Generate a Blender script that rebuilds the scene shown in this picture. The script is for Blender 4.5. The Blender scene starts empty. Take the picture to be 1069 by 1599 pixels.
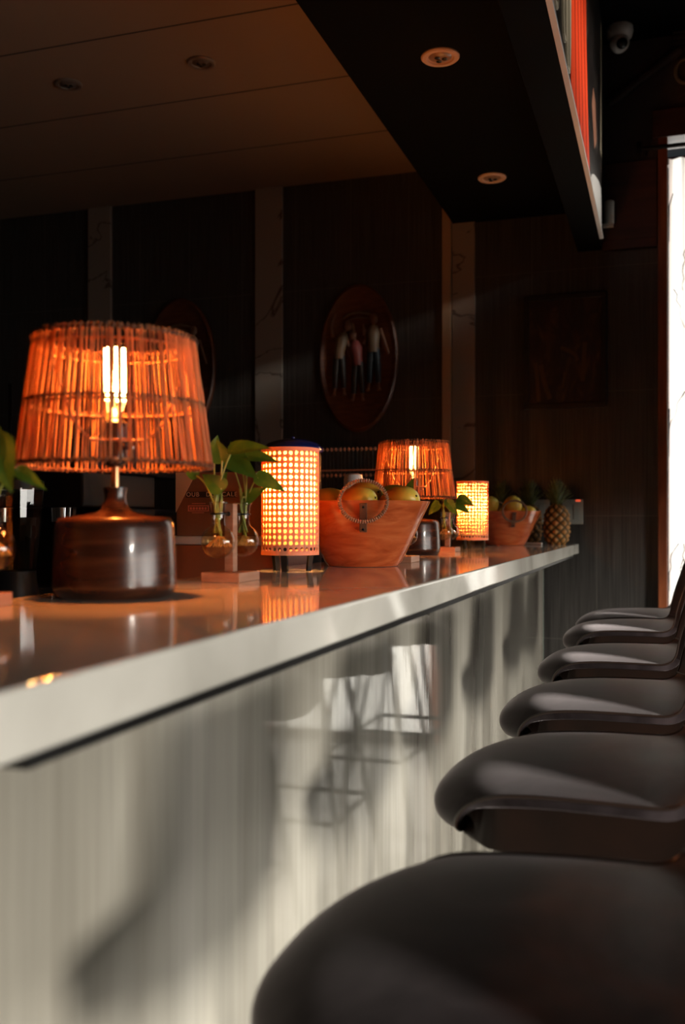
import bpy, bmesh, math, random
from mathutils import Vector, Matrix, Euler
R = math.radians
PI = math.pi
random.seed(7)
scn = bpy.context.scene
col = scn.collection
H = 1.12                      # eye height of the camera above the floor

# ------------------------------------------------------------------ camera
cd = bpy.data.cameras.new('camera')
cam = bpy.data.objects.new('camera', cd)
col.objects.link(cam)
cam.location = (0, 0, H)
cam.rotation_euler = (R(90), 0, R(18.2036))
cd.sensor_fit = 'VERTICAL'
cd.sensor_height = 36.0
cd.sensor_width = 24.0
cd.lens = 1525.0 / 1599.0 * 36.0
cd.shift_y = 15.5 / 1599.0
cd.clip_start = 0.02
cd.dof.use_dof = True
cd.dof.focus_distance = 2.35
cd.dof.aperture_fstop = 3.6
scn.camera = cam

# ------------------------------------------------------------------ world, exposure
w = bpy.data.worlds.new('world')
scn.world = w
w.use_nodes = True
w.node_tree.nodes['Background'].inputs[0].default_value = (0.85, 0.92, 1.0, 1)
w.node_tree.nodes['Background'].inputs[1].default_value = 0.03
scn.view_settings.view_transform = 'Standard'
scn.view_settings.look = 'None'
scn.view_settings.gamma = 1.0
scn.view_settings.exposure = 0.0
scn.view_settings.use_curve_mapping = False
scn.cycles.max_bounces = 10
scn.cycles.transparent_max_bounces = 16
scn.cycles.caustics_reflective = False
scn.cycles.caustics_refractive = False
scn.cycles.sample_clamp_indirect = 8.0
scn.cycles.use_denoising = True


def light(name, kind, loc, energy, color, rot=None, size=None, size_y=None, angle=None, radius=None, parent=None, spread=None):
    l = bpy.data.lights.new(name, kind)
    l.energy = energy
    l.color = color
    if kind == 'AREA':
        l.shape = 'RECTANGLE'
        l.size = size
        l.size_y = size_y or size
        if spread:
            l.spread = spread
    if angle is not None:
        l.angle = angle
    if radius is not None:
        l.shadow_soft_size = radius
    o = bpy.data.objects.new(name, l)
    col.objects.link(o)
    o.location = loc
    if rot is not None:
        o.rotation_euler = rot
    if parent:
        o.parent = parent
    return o


# low, hazy sun coming in through the street side openings (from behind right of the camera)
sun_dir = Vector((-0.87, 0.465, -0.185)).normalized()
light('sun', 'SUN', (4, -2, 3), 5.2, (1.0, 0.93, 0.82), rot=sun_dir.to_track_quat('-Z', 'Y').to_euler(), angle=R(10.5))
# daylight behind the curtained street door in the far wall
light('door_daylight', 'AREA', (0.46, 5.35, 1.45), 60, (1.0, 0.95, 0.88), rot=(R(-90), 0, 0), size=1.1, size_y=2.9)

# soft fill lamp added outside the street side openings to soften the stool shadows
light('street_fill', 'AREA', (3.35, 0.9, 0.80), 28, (1.0, 0.95, 0.87), rot=(0, R(90), 0), size=1.2, size_y=4.2, spread=R(72))

# ------------------------------------------------------------------ materials
MATS = {}


def mat(name, color=(0.5, 0.5, 0.5), rough=0.5, metal=0.0, emit=None, estr=0.0, spec=0.5, coat=0.0, trans=0.0, ior=1.45):
    m = bpy.data.materials.new(name)
    m.use_nodes = True
    p = m.node_tree.nodes['Principled BSDF']
    p.inputs['Base Color'].default_value = (*color, 1)
    p.inputs['Roughness'].default_value = rough
    p.inputs['Metallic'].default_value = metal
    p.inputs['Specular IOR Level'].default_value = spec
    p.inputs['Coat Weight'].default_value = coat
    p.inputs['Coat Roughness'].default_value = 0.05
    p.inputs['Transmission Weight'].default_value = trans
    p.inputs['IOR'].default_value = ior
    if emit:
        p.inputs['Emission Color'].default_value = (*emit, 1)
        p.inputs['Emission Strength'].default_value = estr
    MATS[name] = m
    return m


def nt(m):
    t = m.node_tree
    return t, t.nodes, t.links, t.nodes['Principled BSDF']


def noise_color(m, stops, scale=5.0, stretch=(1, 1, 1), detail=4.0, distort=0.0, coord='Object', bump=0.0, rough=None, bdist=0.002):
    t, N, L, p = nt(m)
    tc = N.new('ShaderNodeTexCoord')
    mp = N.new('ShaderNodeMapping')
    mp.inputs['Scale'].default_value = stretch
    L.new(tc.outputs[coord], mp.inputs['Vector'])
    nz = N.new('ShaderNodeTexNoise')
    nz.inputs['Scale'].default_value = scale
    nz.inputs['Detail'].default_value = detail
    nz.inputs['Distortion'].default_value = distort
    L.new(mp.outputs['Vector'], nz.inputs['Vector'])
    cr = N.new('ShaderNodeValToRGB')
    e = cr.color_ramp.elements
    e[0].position, e[0].color = stops[0][0], (*stops[0][1], 1)
    e[1].position, e[1].color = stops[-1][0], (*stops[-1][1], 1)
    for q, c in stops[1:-1]:
        k = e.new(q)
        k.color = (*c, 1)
    L.new(nz.outputs['Fac'], cr.inputs['Fac'])
    L.new(cr.outputs['Color'], p.inputs['Base Color'])
    if bump:
        b = N.new('ShaderNodeBump')
        b.inputs['Strength'].default_value = bump
        b.inputs['Distance'].default_value = bdist
        L.new(nz.outputs['Fac'], b.inputs['Height'])
        L.new(b.outputs['Normal'], p.inputs['Normal'])
    if rough:
        mr = N.new('ShaderNodeMapRange')
        mr.inputs['To Min'].default_value, mr.inputs['To Max'].default_value = rough
        L.new(nz.outputs['Fac'], mr.inputs['Value'])
        L.new(mr.outputs['Result'], p.inputs['Roughness'])
    return nz, cr, mp


def translucent(m, color, fac=0.5, use_socket=None, rough=0.6):
    """mix the principled surface with light passing through a thin sheet"""
    t, N, L, p = nt(m)
    out = N['Material Output']
    tr = N.new('ShaderNodeBsdfTranslucent')
    tr.inputs['Color'].default_value = (*color, 1)
    if use_socket is not None:
        L.new(use_socket, tr.inputs['Color'])
    mx = N.new('ShaderNodeMixShader')
    mx.inputs[0].default_value = fac
    L.new(p.outputs[0], mx.inputs[1])
    L.new(tr.outputs[0], mx.inputs[2])
    L.new(mx.outputs[0], out.inputs['Surface'])


# white polished marble of the worktop
m = mat('marble_white', (0.62, 0.60, 0.55), 0.06, spec=0.5)
noise_color(m, [(0.30, (0.52, 0.50, 0.45)), (0.5, (0.72, 0.70, 0.64)), (0.75, (0.78, 0.76, 0.71))], 2.2, (1, 1, 1), 6, 1.2)
# front panel: back-painted glass with vertical cloudy marble streaks
m = mat('streaked_glass', (0.5, 0.48, 0.42), 0.05, spec=0.6, coat=0.6)
nz, cr, mp = noise_color(m, [(0.28, (0.17, 0.155, 0.13)), (0.43, (0.36, 0.34, 0.29)), (0.60, (0.48, 0.46, 0.40)), (0.8, (0.58, 0.56, 0.50))], 1.0, (1, 5.0, 0.7), 5, 0.4)
t, N, L, p = nt(m)
n2 = N.new('ShaderNodeTexNoise'); n2.inputs['Scale'].default_value = 1.0
mp2 = N.new('ShaderNodeMapping'); mp2.inputs['Scale'].default_value = (1, 55, 1.6)
L.new(N['Texture Coordinate'].outputs['Object'], mp2.inputs['Vector']); L.new(mp2.outputs[0], n2.inputs['Vector'])
mrr = N.new('ShaderNodeMapRange'); mrr.inputs['To Min'].default_value = 0.78; mrr.inputs['To Max'].default_value = 1.16
L.new(n2.outputs['Fac'], mrr.inputs['Value'])
mm = N.new('ShaderNodeMix'); mm.data_type = 'RGBA'; mm.blend_type = 'MULTIPLY'; mm.inputs[0].default_value = 1.0
L.new(cr.outputs['Color'], mm.inputs[6]); L.new(mrr.outputs['Result'], mm.inputs[7]); L.new(mm.outputs[2], p.inputs['Base Color'])
bp = N.new('ShaderNodeBump'); bp.inputs['Strength'].default_value = 0.10; bp.inputs['Distance'].default_value = 0.004
n3 = N.new('ShaderNodeTexNoise'); n3.inputs['Scale'].default_value = 1.0; n3.inputs['Detail'].default_value = 1.0
mp3 = N.new('ShaderNodeMapping'); mp3.inputs['Scale'].default_value = (1, 22, 5)
L.new(N['Texture Coordinate'].outputs['Object'], mp3.inputs['Vector']); L.new(mp3.outputs[0], n3.inputs['Vector'])
L.new(n3.outputs['Fac'], bp.inputs['Height']); L.new(bp.outputs[0], p.inputs['Coat Normal'])
mat('glass_edge', (0.35, 0.55, 0.48), 0.15)
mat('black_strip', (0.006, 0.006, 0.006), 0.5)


# streaked dark wall tiles, 0.31 x 0.60 m
def tile_mat(name, dark, lite, seam, x0, z0, tw=0.3105, th=0.598):
    m = mat(name, lite, 0.42)
    t, N, L, p = nt(m)
    tc = N.new('ShaderNodeTexCoord')
    mp = N.new('ShaderNodeMapping'); mp.inputs['Scale'].default_value = (140, 140, 2.5)
    L.new(tc.outputs['Object'], mp.inputs['Vector'])
    nz = N.new('ShaderNodeTexNoise'); nz.inputs['Scale'].default_value = 1.0; nz.inputs['Detail'].default_value = 3
    L.new(mp.outputs[0], nz.inputs['Vector'])
    cr = N.new('ShaderNodeValToRGB')
    cr.color_ramp.elements[0].position = 0.3; cr.color_ramp.elements[0].color = (*dark, 1)
    cr.color_ramp.elements[1].position = 0.72; cr.color_ramp.elements[1].color = (*lite, 1)
    L.new(nz.outputs['Fac'], cr.inputs['Fac'])
    sx = N.new('ShaderNodeSeparateXYZ'); L.new(tc.outputs['Object'], sx.inputs[0])

    def line(sock, off, per):
        a = N.new('ShaderNodeMath'); a.operation = 'ADD'; a.inputs[1].default_value = -off + per * 50
        L.new(sock, a.inputs[0])
        b = N.new('ShaderNodeMath'); b.operation = 'MODULO'; b.inputs[1].default_value = per
        L.new(a.outputs[0], b.inputs[0])
        c = N.new('ShaderNodeMath'); c.operation = 'LESS_THAN'; c.inputs[1].default_value = 0.003
        L.new(b.outputs[0], c.inputs[0])
        return c.outputs[0]
    mx = N.new('ShaderNodeMath'); mx.operation = 'MAXIMUM'
    L.new(line(sx.outputs['X'], x0, tw), mx.inputs[0]); L.new(line(sx.outputs['Z'], z0, th), mx.inputs[1])
    mc = N.new('ShaderNodeMix'); mc.data_type = 'RGBA'
    L.new(mx.outputs[0], mc.inputs[0]); L.new(cr.outputs[0], mc.inputs[6]); mc.inputs[7].default_value = (*seam, 1)
    L.new(mc.outputs[2], p.inputs['Base Color'])
    return m


tile_mat('wall_tile', (0.018, 0.017, 0.016), (0.060, 0.055, 0.052), (0.085, 0.078, 0.07), -0.3085, 0.028 + H)

# ceiling boards with joints every 0.6 m along the room
m = mat('ceiling_board', (0.42, 0.36, 0.30), 0.75)
t, N, L, p = nt(m)
tc = N.new('ShaderNodeTexCoord'); sx = N.new('ShaderNodeSeparateXYZ'); L.new(tc.outputs['Object'], sx.inputs[0])
a = N.new('ShaderNodeMath'); a.operation = 'ADD'; a.inputs[1].default_value = -3.146 + 0.574 * 30
b = N.new('ShaderNodeMath'); b.operation = 'MODULO'; b.inputs[1].default_value = 0.574
c = N.new('ShaderNodeMath'); c.operation = 'LESS_THAN'; c.inputs[1].default_value = 0.010
L.new(sx.outputs['Y'], a.inputs[0]); L.new(a.outputs[0], b.inputs[0]); L.new(b.outputs[0], c.inputs[0])
mc = N.new('ShaderNodeMix'); mc.data_type = 'RGBA'
L.new(c.outputs[0], mc.inputs[0]); mc.inputs[6].default_value = (0.22, 0.15, 0.10, 1); mc.inputs[7].default_value = (0.03, 0.02, 0.015, 1)
L.new(mc.outputs[2], p.inputs['Base Color'])

m = mat('marble_vein', (0.55, 0.5, 0.44), 0.25)
noise_color(m, [(0.485, (0.24, 0.21, 0.18)), (0.498, (0.07, 0.05, 0.04)), (0.511, (0.24, 0.21, 0.18))], 1.7, (1, 1, 1), 5, 1.6)
mat('trim_bronze', (0.36, 0.25, 0.16), 0.35)
mat('black_paint', (0.003, 0.0028, 0.0028), 0.8, spec=0.05)
mat('beam_black', (0.002, 0.0018, 0.0016), 0.8, spec=0.05)
m = mat('upper_plaster', (0.11, 0.095, 0.09), 0.8)
noise_color(m, [(0.3, (0.045, 0.038, 0.038)), (0.7, (0.085, 0.07, 0.068))], 2.0)
m = mat('room_plaster', (0.10, 0.08, 0.065), 0.8)
noise_color(m, [(0.3, (0.08, 0.065, 0.05)), (0.7, (0.12, 0.10, 0.08))], 1.5)
# glossy floor tiles
m = mat('floor_tile', (0.22, 0.2, 0.18), 0.12)
t, N, L, p = nt(m)
tc = N.new('ShaderNodeTexCoord'); bk = N.new('ShaderNodeTexBrick')
bk.offset = 0.0
for k, v in (('Scale', 1.0), ('Mortar Size', 0.004), ('Brick Width', 0.6), ('Row Height', 0.6)):
    bk.inputs[k].default_value = v
bk.inputs['Color1'].default_value = (0.11, 0.10, 0.09, 1); bk.inputs['Color2'].default_value = (0.09, 0.08, 0.072, 1)
bk.inputs['Mortar'].default_value = (0.04, 0.035, 0.03, 1)
L.new(tc.outputs['Object'], bk.inputs['Vector']); L.new(bk.outputs['Color'], p.inputs['Base Color'])

m = mat('red_wood', (0.22, 0.06, 0.025), 0.35)
noise_color(m, [(0.3, (0.14, 0.035, 0.014)), (0.7, (0.30, 0.09, 0.035))], 3, (8, 8, 1), 4)
m = mat('dark_red_wood', (0.06, 0.02, 0.015), 0.5)
noise_color(m, [(0.3, (0.035, 0.014, 0.012)), (0.7, (0.07, 0.025, 0.02))], 3, (1, 8, 8), 4)

# leather
m = mat('black_leather', (0.03, 0.024, 0.024), 0.42, spec=0.12)
nz, cr, mp = noise_color(m, [(0.35, (0.014, 0.010, 0.011)), (0.68, (0.070, 0.055, 0.060))], 6, (1, 1, 1), 8, 1.0, bump=0.10, rough=(0.45, 0.60), bdist=0.0010)
t, N, L, p = nt(m)
p.inputs['Sheen Weight'].default_value = 1.0
p.inputs['Sheen Roughness'].default_value = 0.24
p.inputs['Sheen Tint'].default_value = (0.92, 0.84, 0.88, 1)
m = mat('brown_leather', (0.09, 0.045, 0.025), 0.55, spec=0.25)
noise_color(m, [(0.3, (0.006, 0.0025, 0.0015)), (0.7, (0.016, 0.006, 0.003))], 8, (1, 1, 1), 6, bump=0.2)
mat('leather_piping', (0.03, 0.018, 0.014), 0.35)
mat('black_metal', (0.012, 0.012, 0.013), 0.35, metal=0.6)
mat('chrome', (0.6, 0.6, 0.6), 0.12, metal=1.0)

# woods
m = mat('lamp_wood', (0.11, 0.035, 0.015), 0.27, coat=0.25)
noise_color(m, [(0.3, (0.022, 0.007, 0.004)), (0.5, (0.048, 0.015, 0.007)), (0.72, (0.10, 0.034, 0.013))], 2.0, (3, 3, 22), 6, 0.6)
m = mat('bowl_wood', (0.5, 0.2, 0.08), 0.16, coat=0.5)
noise_color(m, [(0.3, (0.36, 0.060, 0.014)), (0.5, (0.52, 0.11, 0.028)), (0.72, (0.62, 0.17, 0.05))], 2.2, (4, 4, 16), 6, 1.5)
m = mat('stand_wood', (0.42, 0.2, 0.12), 0.45)
noise_color(m, [(0.3, (0.32, 0.13, 0.07)), (0.7, (0.5, 0.27, 0.17))], 6, (4, 1, 14), 4)

# reeds of the big lampshades: each stick keeps its own tone
m = mat('reed', (0.62, 0.38, 0.2), 0.6)
nz, cr, mp = noise_color(m, [(0.32, (0.26, 0.10, 0.035)), (0.5, (0.55, 0.26, 0.10)), (0.68, (0.85, 0.44, 0.20))], 1.0, (75, 75, 1.5), 2)
translucent(m, (0.8, 0.4, 0.15), 0.55, cr.outputs['Color'])
m = mat('reed_binding', (0.13, 0.045, 0.02), 0.7)
noise_color(m, [(0.4, (0.05, 0.018, 0.01)), (0.6, (0.22, 0.09, 0.04))], 1.0, (160, 160, 160), 2)
mat('cane_ring', (0.32, 0.13, 0.05), 0.5)
m = mat('cane_web', (0.90, 0.66, 0.46), 0.5)
translucent(m, (1.0, 0.50, 0.24), 0.55)
m = mat('lantern_paper', (0.95, 0.86, 0.62), 0.7)
translucent(m, (0.9, 0.66, 0.30), 0.65)
mat('filament', (1, 0.6, 0.2), 0.5, emit=(1.0, 0.62, 0.22), estr=60)
mat('small_bulb', (1, 0.7, 0.3), 0.5, emit=(1.0, 0.60, 0.20), estr=14)
mat('socket_black', (0.02, 0.017, 0.015), 0.25, coat=0.3)
mat('copper', (0.75, 0.38, 0.18), 0.3, metal=1.0)


def thin_glass(name, tint=(1, 1, 1), gloss=0.12):
    m = bpy.data.materials.new(name); m.use_nodes = True
    N, L = m.node_tree.nodes, m.node_tree.links
    N.remove(N['Principled BSDF'])
    tr = N.new('ShaderNodeBsdfTransparent'); tr.inputs[0].default_value = (*tint, 1)
    gl = N.new('ShaderNodeBsdfGlossy'); gl.inputs['Roughness'].default_value = 0.02
    fr = N.new('ShaderNodeFresnel')
    ge = N.new('ShaderNodeNewGeometry')
    io = N.new('ShaderNodeMapRange'); io.inputs['To Min'].default_value = 1.5; io.inputs['To Max'].default_value = 1 / 1.5
    L.new(ge.outputs['Backfacing'], io.inputs['Value']); L.new(io.outputs['Result'], fr.inputs[0])
    ad = N.new('ShaderNodeMath'); ad.operation = 'ADD'; ad.inputs[1].default_value = gloss
    L.new(fr.outputs[0], ad.inputs[0])
    mx = N.new('ShaderNodeMixShader')
    L.new(ad.outputs[0], mx.inputs[0]); L.new(tr.outputs[0], mx.inputs[1]); L.new(gl.outputs[0], mx.inputs[2])
    L.new(mx.outputs[0], N['Material Output'].inputs['Surface'])
    MATS[name] = m
    return m


thin_glass('bulb_glass', (1.0, 0.93, 0.82), 0.02)
thin_glass('vase_glass', (0.95, 0.94, 0.88), 0.03)
thin_glass('window_glass', (0.93, 0.95, 0.95), 0.0)
thin_glass('water', (0.99, 0.88, 0.66), 0.015)

# plants and fruit
m = mat('pothos_leaf', (0.07, 0.16, 0.02), 0.38)
nz, cr, mp = noise_color(m, [(0.3, (0.035, 0.10, 0.012)), (0.55, (0.09, 0.19, 0.02)), (0.75, (0.26, 0.33, 0.04))], 14, (1, 1, 1), 3, 0.8)
translucent(m, (0.3, 0.5, 0.05), 0.35, cr.outputs['Color'])
mat('pothos_stem', (0.28, 0.34, 0.08), 0.4)
mat('root', (0.70, 0.42, 0.16), 0.6)
m = mat('mango_skin', (0.75, 0.4, 0.08), 0.33)
nz, cr, mp = noise_color(m, [(0.22, (0.82, 0.17, 0.03)), (0.45, (0.85, 0.36, 0.05)), (0.66, (0.88, 0.56, 0.08)), (0.95, (0.78, 0.60, 0.08))], 12, (1, 1, 1), 2, 0.2)
t, N, L, p = nt(m)
oi = N.new('ShaderNodeObjectInfo'); cb = N.new('ShaderNodeCombineXYZ'); ml = N.new('ShaderNodeMath'); ml.operation = 'MULTIPLY'; ml.inputs[1].default_value = 9.0
L.new(oi.outputs['Random'], ml.inputs[0]); L.new(ml.outputs[0], cb.inputs[0]); L.new(cb.outputs[0], mp.inputs['Location'])
sz = N.new('ShaderNodeSeparateXYZ'); L.new(N['Texture Coordinate'].outputs['Object'], sz.inputs[0])
ma = N.new('ShaderNodeMath'); ma.operation = 'MULTIPLY_ADD'; ma.inputs[1].default_value = 7.5; L.new(sz.outputs['Z'], ma.inputs[0]); L.new(nz.outputs['Fac'], ma.inputs[2])
L.new(ma.outputs[0], cr.inputs['Fac'])
mat('green_mango', (0.24, 0.26, 0.03), 0.35)
mat('fruit_stem', (0.10, 0.06, 0.02), 0.7)
m = mat('pineapple_skin', (0.3, 0.15, 0.04), 0.55)
t, N, L, p = nt(m)
at_ = N.new('ShaderNodeAttribute'); at_.attribute_name = 'eye'
cr = N.new('ShaderNodeValToRGB')
cr.color_ramp.elements[0].position = 0.15; cr.color_ramp.elements[0].color = (0.035, 0.028, 0.008, 1)
cr.color_ramp.elements[1].position = 0.85; cr.color_ramp.elements[1].color = (0.50, 0.24, 0.07, 1)
k = cr.color_ramp.elements.new(0.5); k.color = (0.22, 0.11, 0.025, 1)
L.new(at_.outputs['Fac'], cr.inputs['Fac']); L.new(cr.outputs[0], p.inputs['Base Color'])
m = mat('pineapple_leaf', (0.09, 0.14, 0.04), 0.45)
noise_color(m, [(0.3, (0.045, 0.08, 0.03)), (0.7, (0.20, 0.25, 0.08))], 20)

m = mat('cardboard', (0.36, 0.19, 0.10), 0.8)
noise_color(m, [(0.3, (0.15, 0.065, 0.032)), (0.7, (0.19, 0.085, 0.042))], 6)
mat('cardboard_lit', (0.62, 0.40, 0.25), 0.8)  # lit copy of the cardboard for the flap, light put into the colour
mat('ink_black', (0.02, 0.012, 0.01), 0.7)
mat('ink_white', (0.55, 0.42, 0.36), 0.7)
mat('ink_pink', (0.62, 0.22, 0.16), 0.7)
mat('foam_white', (0.55, 0.5, 0.48), 0.6)
m = mat('crate_brown', (0.26, 0.075, 0.03), 0.5)
mat('navy_plastic', (0.018, 0.026, 0.17), 0.25, coat=0.5)
mat('white_plastic', (0.72, 0.70, 0.68), 0.35)
mat('switch_plastic', (0.42, 0.42, 0.38), 0.4)
mat('red_indicator', (0.9, 0.12, 0.05), 0.4, emit=(1, 0.12, 0.05), estr=0.8)
mat('dark_slat', (0.02, 0.018, 0.016), 0.6)
mat('bead', (0.45, 0.22, 0.14), 0.5)
m = mat('plaque_wood', (0.28, 0.10, 0.035), 0.45)
noise_color(m, [(0.3, (0.070, 0.018, 0.007)), (0.7, (0.13, 0.040, 0.013))], 5, (3, 3, 12), 4)
mat('carved_skin', (0.18, 0.085, 0.05), 0.5)
mat('carved_shirt', (0.15, 0.10, 0.06), 0.5)
mat('carved_pink', (0.20, 0.045, 0.04), 0.5)
mat('carved_blue', (0.012, 0.024, 0.034), 0.5)
mat('carved_dark', (0.016, 0.012, 0.010), 0.5)
mat('frame_black', (0.012, 0.009, 0.008), 0.4)
m = mat('painting_canvas', (0.1, 0.04, 0.02), 0.6)
noise_color(m, [(0.30, (0.005, 0.004, 0.005)), (0.52, (0.026, 0.009, 0.006)), (0.66, (0.07, 0.03, 0.013)), (0.8, (0.13, 0.07, 0.04))], 4.0, (2.2, 1, 1.2), 5, 2.5)
m = mat('mural_dark', (0.02, 0.017, 0.015), 0.35)
noise_color(m, [(0.42, (0.010, 0.008, 0.008)), (0.62, (0.03, 0.022, 0.018)), (0.82, (0.20, 0.17, 0.14))], 5, (1, 1.2, 1.0), 6, 1.5)
mat('paint_red', (0.92, 0.07, 0.012), 0.5)
mat('paint_deep_red', (0.40, 0.02, 0.008), 0.5)
mat('paint_cream', (0.5, 0.42, 0.3), 0.5)
mat('paint_white', (0.78, 0.76, 0.74), 0.5)
mat('paint_brown', (0.30, 0.13, 0.08), 0.5)
mat('stroke_ochre', (0.085, 0.036, 0.014), 0.6)
mat('frame_metal', (0.62, 0.61, 0.60), 0.35)
mat('lens_black', (0.01, 0.01, 0.01), 0.1, coat=0.5)
mat('downlight_ring', (0.52, 0.36, 0.28), 0.4)
mat('downlight_core', (0.22, 0.15, 0.11), 0.3)
mat('downlight_dim', (0.13, 0.10, 0.08), 0.4)
mat('downlight_dim_core', (0.10, 0.085, 0.075), 0.3)
m = mat('sheer_curtain', (0.88, 0.85, 0.80), 0.8)
translucent(m, (0.97, 0.94, 0.90), 0.75)
mat('embroidery', (0.05, 0.035, 0.03), 0.8)
mat('dark_steel', (0.012, 0.012, 0.013), 0.5, spec=0.15)
mat('bench_grey', (0.05, 0.05, 0.05), 0.5)
mat('machine_black', (0.010, 0.010, 0.011), 0.45, spec=0.15)
mat('carved_ornament', (0.05, 0.035, 0.03), 0.6)
mat('ornament_ring', (0.16, 0.13, 0.10), 0.5)
mat('steel_bright', (0.65, 0.65, 0.62), 0.25, metal=0.8)


# ------------------------------------------------------------------ builders
def link(name, me, parent=None, m=None):
    o = bpy.data.objects.new(name, me)
    col.objects.link(o)
    if m:
        me.materials.append(MATS[m])
    if parent:
        o.parent = parent
    return o


def build(name, bm, m, parent=None, smooth=True, bevel=0.0, seg=2, angle=35, loc=None, rot=None):
    bmesh.ops.recalc_face_normals(bm, faces=bm.faces)
    me = bpy.data.meshes.new(name)
    bm.to_mesh(me)
    bm.free()
    if smooth:
        me.polygons.foreach_set('use_smooth', [True] * len(me.polygons))
        try:
            me.set_sharp_from_angle(angle=R(angle))
        except Exception:
            pass
    o = link(name, me, parent, m)
    if bevel:
        md = o.modifiers.new('bevel', 'BEVEL')
        md.width = bevel
        md.segments = seg
        md.limit_method = 'ANGLE'
        md.angle_limit = R(40)
    if loc is not None:
        o.location = loc
    if rot is not None:
        o.rotation_euler = rot
    return o


def box(b, lo, hi, M=None):
    vs = []
    for z in (lo[2], hi[2]):
        for x, y in ((lo[0], lo[1]), (hi[0], lo[1]), (hi[0], hi[1]), (lo[0], hi[1])):
            v = Vector((x, y, z))
            vs.append(b.verts.new(M @ v if M else v))
    for f in ((0, 3, 2, 1), (4, 5, 6, 7), (0, 1, 5, 4), (1, 2, 6, 5), (2, 3, 7, 6), (3, 0, 4, 7)):
        b.faces.new([vs[i] for i in f])


def lathe(b, prof, n=48, c=(0, 0, 0), cap=True, M=None):
    rings = []
    for r, z in prof:
        ring = []
        for i in range(n):
            a = 2 * PI * i / n
            v = Vector((c[0] + r * math.cos(a), c[1] + r * math.sin(a), c[2] + z))
            ring.append(b.verts.new(M @ v if M else v))
        rings.append(ring)
    for k in range(len(rings) - 1):
        for i in range(n):
            j = (i + 1) % n
            b.faces.new((rings[k][i], rings[k][j], rings[k + 1][j], rings[k + 1][i]))
    if cap:
        b.faces.new(rings[0][::-1])
        b.faces.new(rings[-1])


def frames(pts):
    n = len(pts)
    T = []
    for i in range(n):
        a = pts[max(0, i - 1)]
        c = pts[min(n - 1, i + 1)]
        d = (c - a)
        T.append(d.normalized() if d.length > 1e-9 else Vector((0, 0, 1)))
    up = Vector((0, 0, 1)) if abs(T[0].z) < 0.9 else Vector((1, 0, 0))
    out = []
    u = (up - T[0] * up.dot(T[0])).normalized()
    for i in range(n):
        u = (u - T[i] * u.dot(T[i]))
        u = u.normalized() if u.length > 1e-6 else Vector((1, 0, 0))
        out.append((T[i], u, T[i].cross(u)))
    return out


def tube(b, pts, r, n=8, closed=False, cap=True):
    pts = [Vector(p) for p in pts]
    rr = r if isinstance(r, (list, tuple)) else [r] * len(pts)
    fr = frames(pts)
    rings = []
    for p, q, (T, u, v) in zip(pts, rr, fr):
        rings.append([b.verts.new(p + (u * math.cos(2 * PI * i / n) + v * math.sin(2 * PI * i / n)) * q) for i in range(n)])
    m = len(rings)
    for k in range(m if closed else m - 1):
        A, B = rings[k], rings[(k + 1) % m]
        for i in range(n):
            j = (i + 1) % n
            b.faces.new((A[i], A[j], B[j], B[i]))
    if cap and not closed:
        b.faces.new(rings[0][::-1])
        b.faces.new(rings[-1])


def ellipsoid(b, c, r, M=None, nu=20, nv=12):
    c = Vector(c)
    rings = []
    top = bot = None
    for j in range(nv + 1):
        t = PI * j / nv
        if j in (0, nv):
            v = c + Vector((0, 0, r[2] * math.cos(t)))
            v = b.verts.new(M @ v if M else v)
            if j == 0:
                top = v
            else:
                bot = v
            continue
        ring = []
        for i in range(nu):
            a = 2 * PI * i / nu
            v = c + Vector((r[0] * math.sin(t) * math.cos(a), r[1] * math.sin(t) * math.sin(a), r[2] * math.cos(t)))
            ring.append(b.verts.new(M @ v if M else v))
        rings.append(ring)
    for i in range(nu):
        j = (i + 1) % nu
        b.faces.new((top, rings[0][i], rings[0][j]))
        b.faces.new((bot, rings[-1][j], rings[-1][i]))
        for k in range(len(rings) - 1):
            b.faces.new((rings[k][i], rings[k + 1][i], rings[k + 1][j], rings[k][j]))


def catmull(P, n):
    """sample n points evenly (in parameter) along a Catmull-Rom curve through tuples P"""
    P = [tuple(p) for p in P]
    out = []
    m = len(P) - 1
    for k in range(n):
        t = k * m / (n - 1)
        i = min(int(t), m - 1)
        f = t - i
        p0, p1, p2, p3 = P[max(0, i - 1)], P[i], P[i + 1], P[min(m, i + 2)]
        out.append(tuple(0.5 * (2 * b_ + (c_ - a_) * f + (2 * a_ - 5 * b_ + 4 * c_ - d_) * f * f + (3 * b_ - a_ - 3 * c_ + d_) * f ** 3)
                         for a_, b_, c_, d_ in zip(p0, p1, p2, p3)))
    return out


def empty(name, loc, label, cat, group=None, rz=0.0):
    o = bpy.data.objects.new(name, None)
    o.empty_display_size = 0.1
    col.objects.link(o)
    o.location = loc
    o.rotation_euler = (0, 0, rz)
    tag(o, label, cat, group)
    return o


def tag(o, label, cat, group=None):
    o['label'] = label
    o['category'] = cat
    if group:
        o['group'] = group
    return o


def struct(o):
    o['kind'] = 'structure'
    return o


def kids(o):
    return [c for c in bpy.data.objects if c.parent == o]


def dup(o, loc=None, rz=None, label=None, parent=None):
    c = o.copy()
    if o.type == 'LIGHT':
        pass
    col.objects.link(c)
    if parent:
        c.parent = parent
    if loc is not None:
        c.location = loc
    if rz is not None:
        c.rotation_euler = (0, 0, rz)
    if label:
        c['label'] = label
    for k in kids(o):
        dup(k, parent=c)
    return c


def NB():
    return bmesh.new()


def sbox(name, lo, hi, m, bevel=0.0):
    b = NB()
    box(b, lo, hi)
    return struct(build(name, b, m, smooth=False, bevel=bevel))


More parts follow.
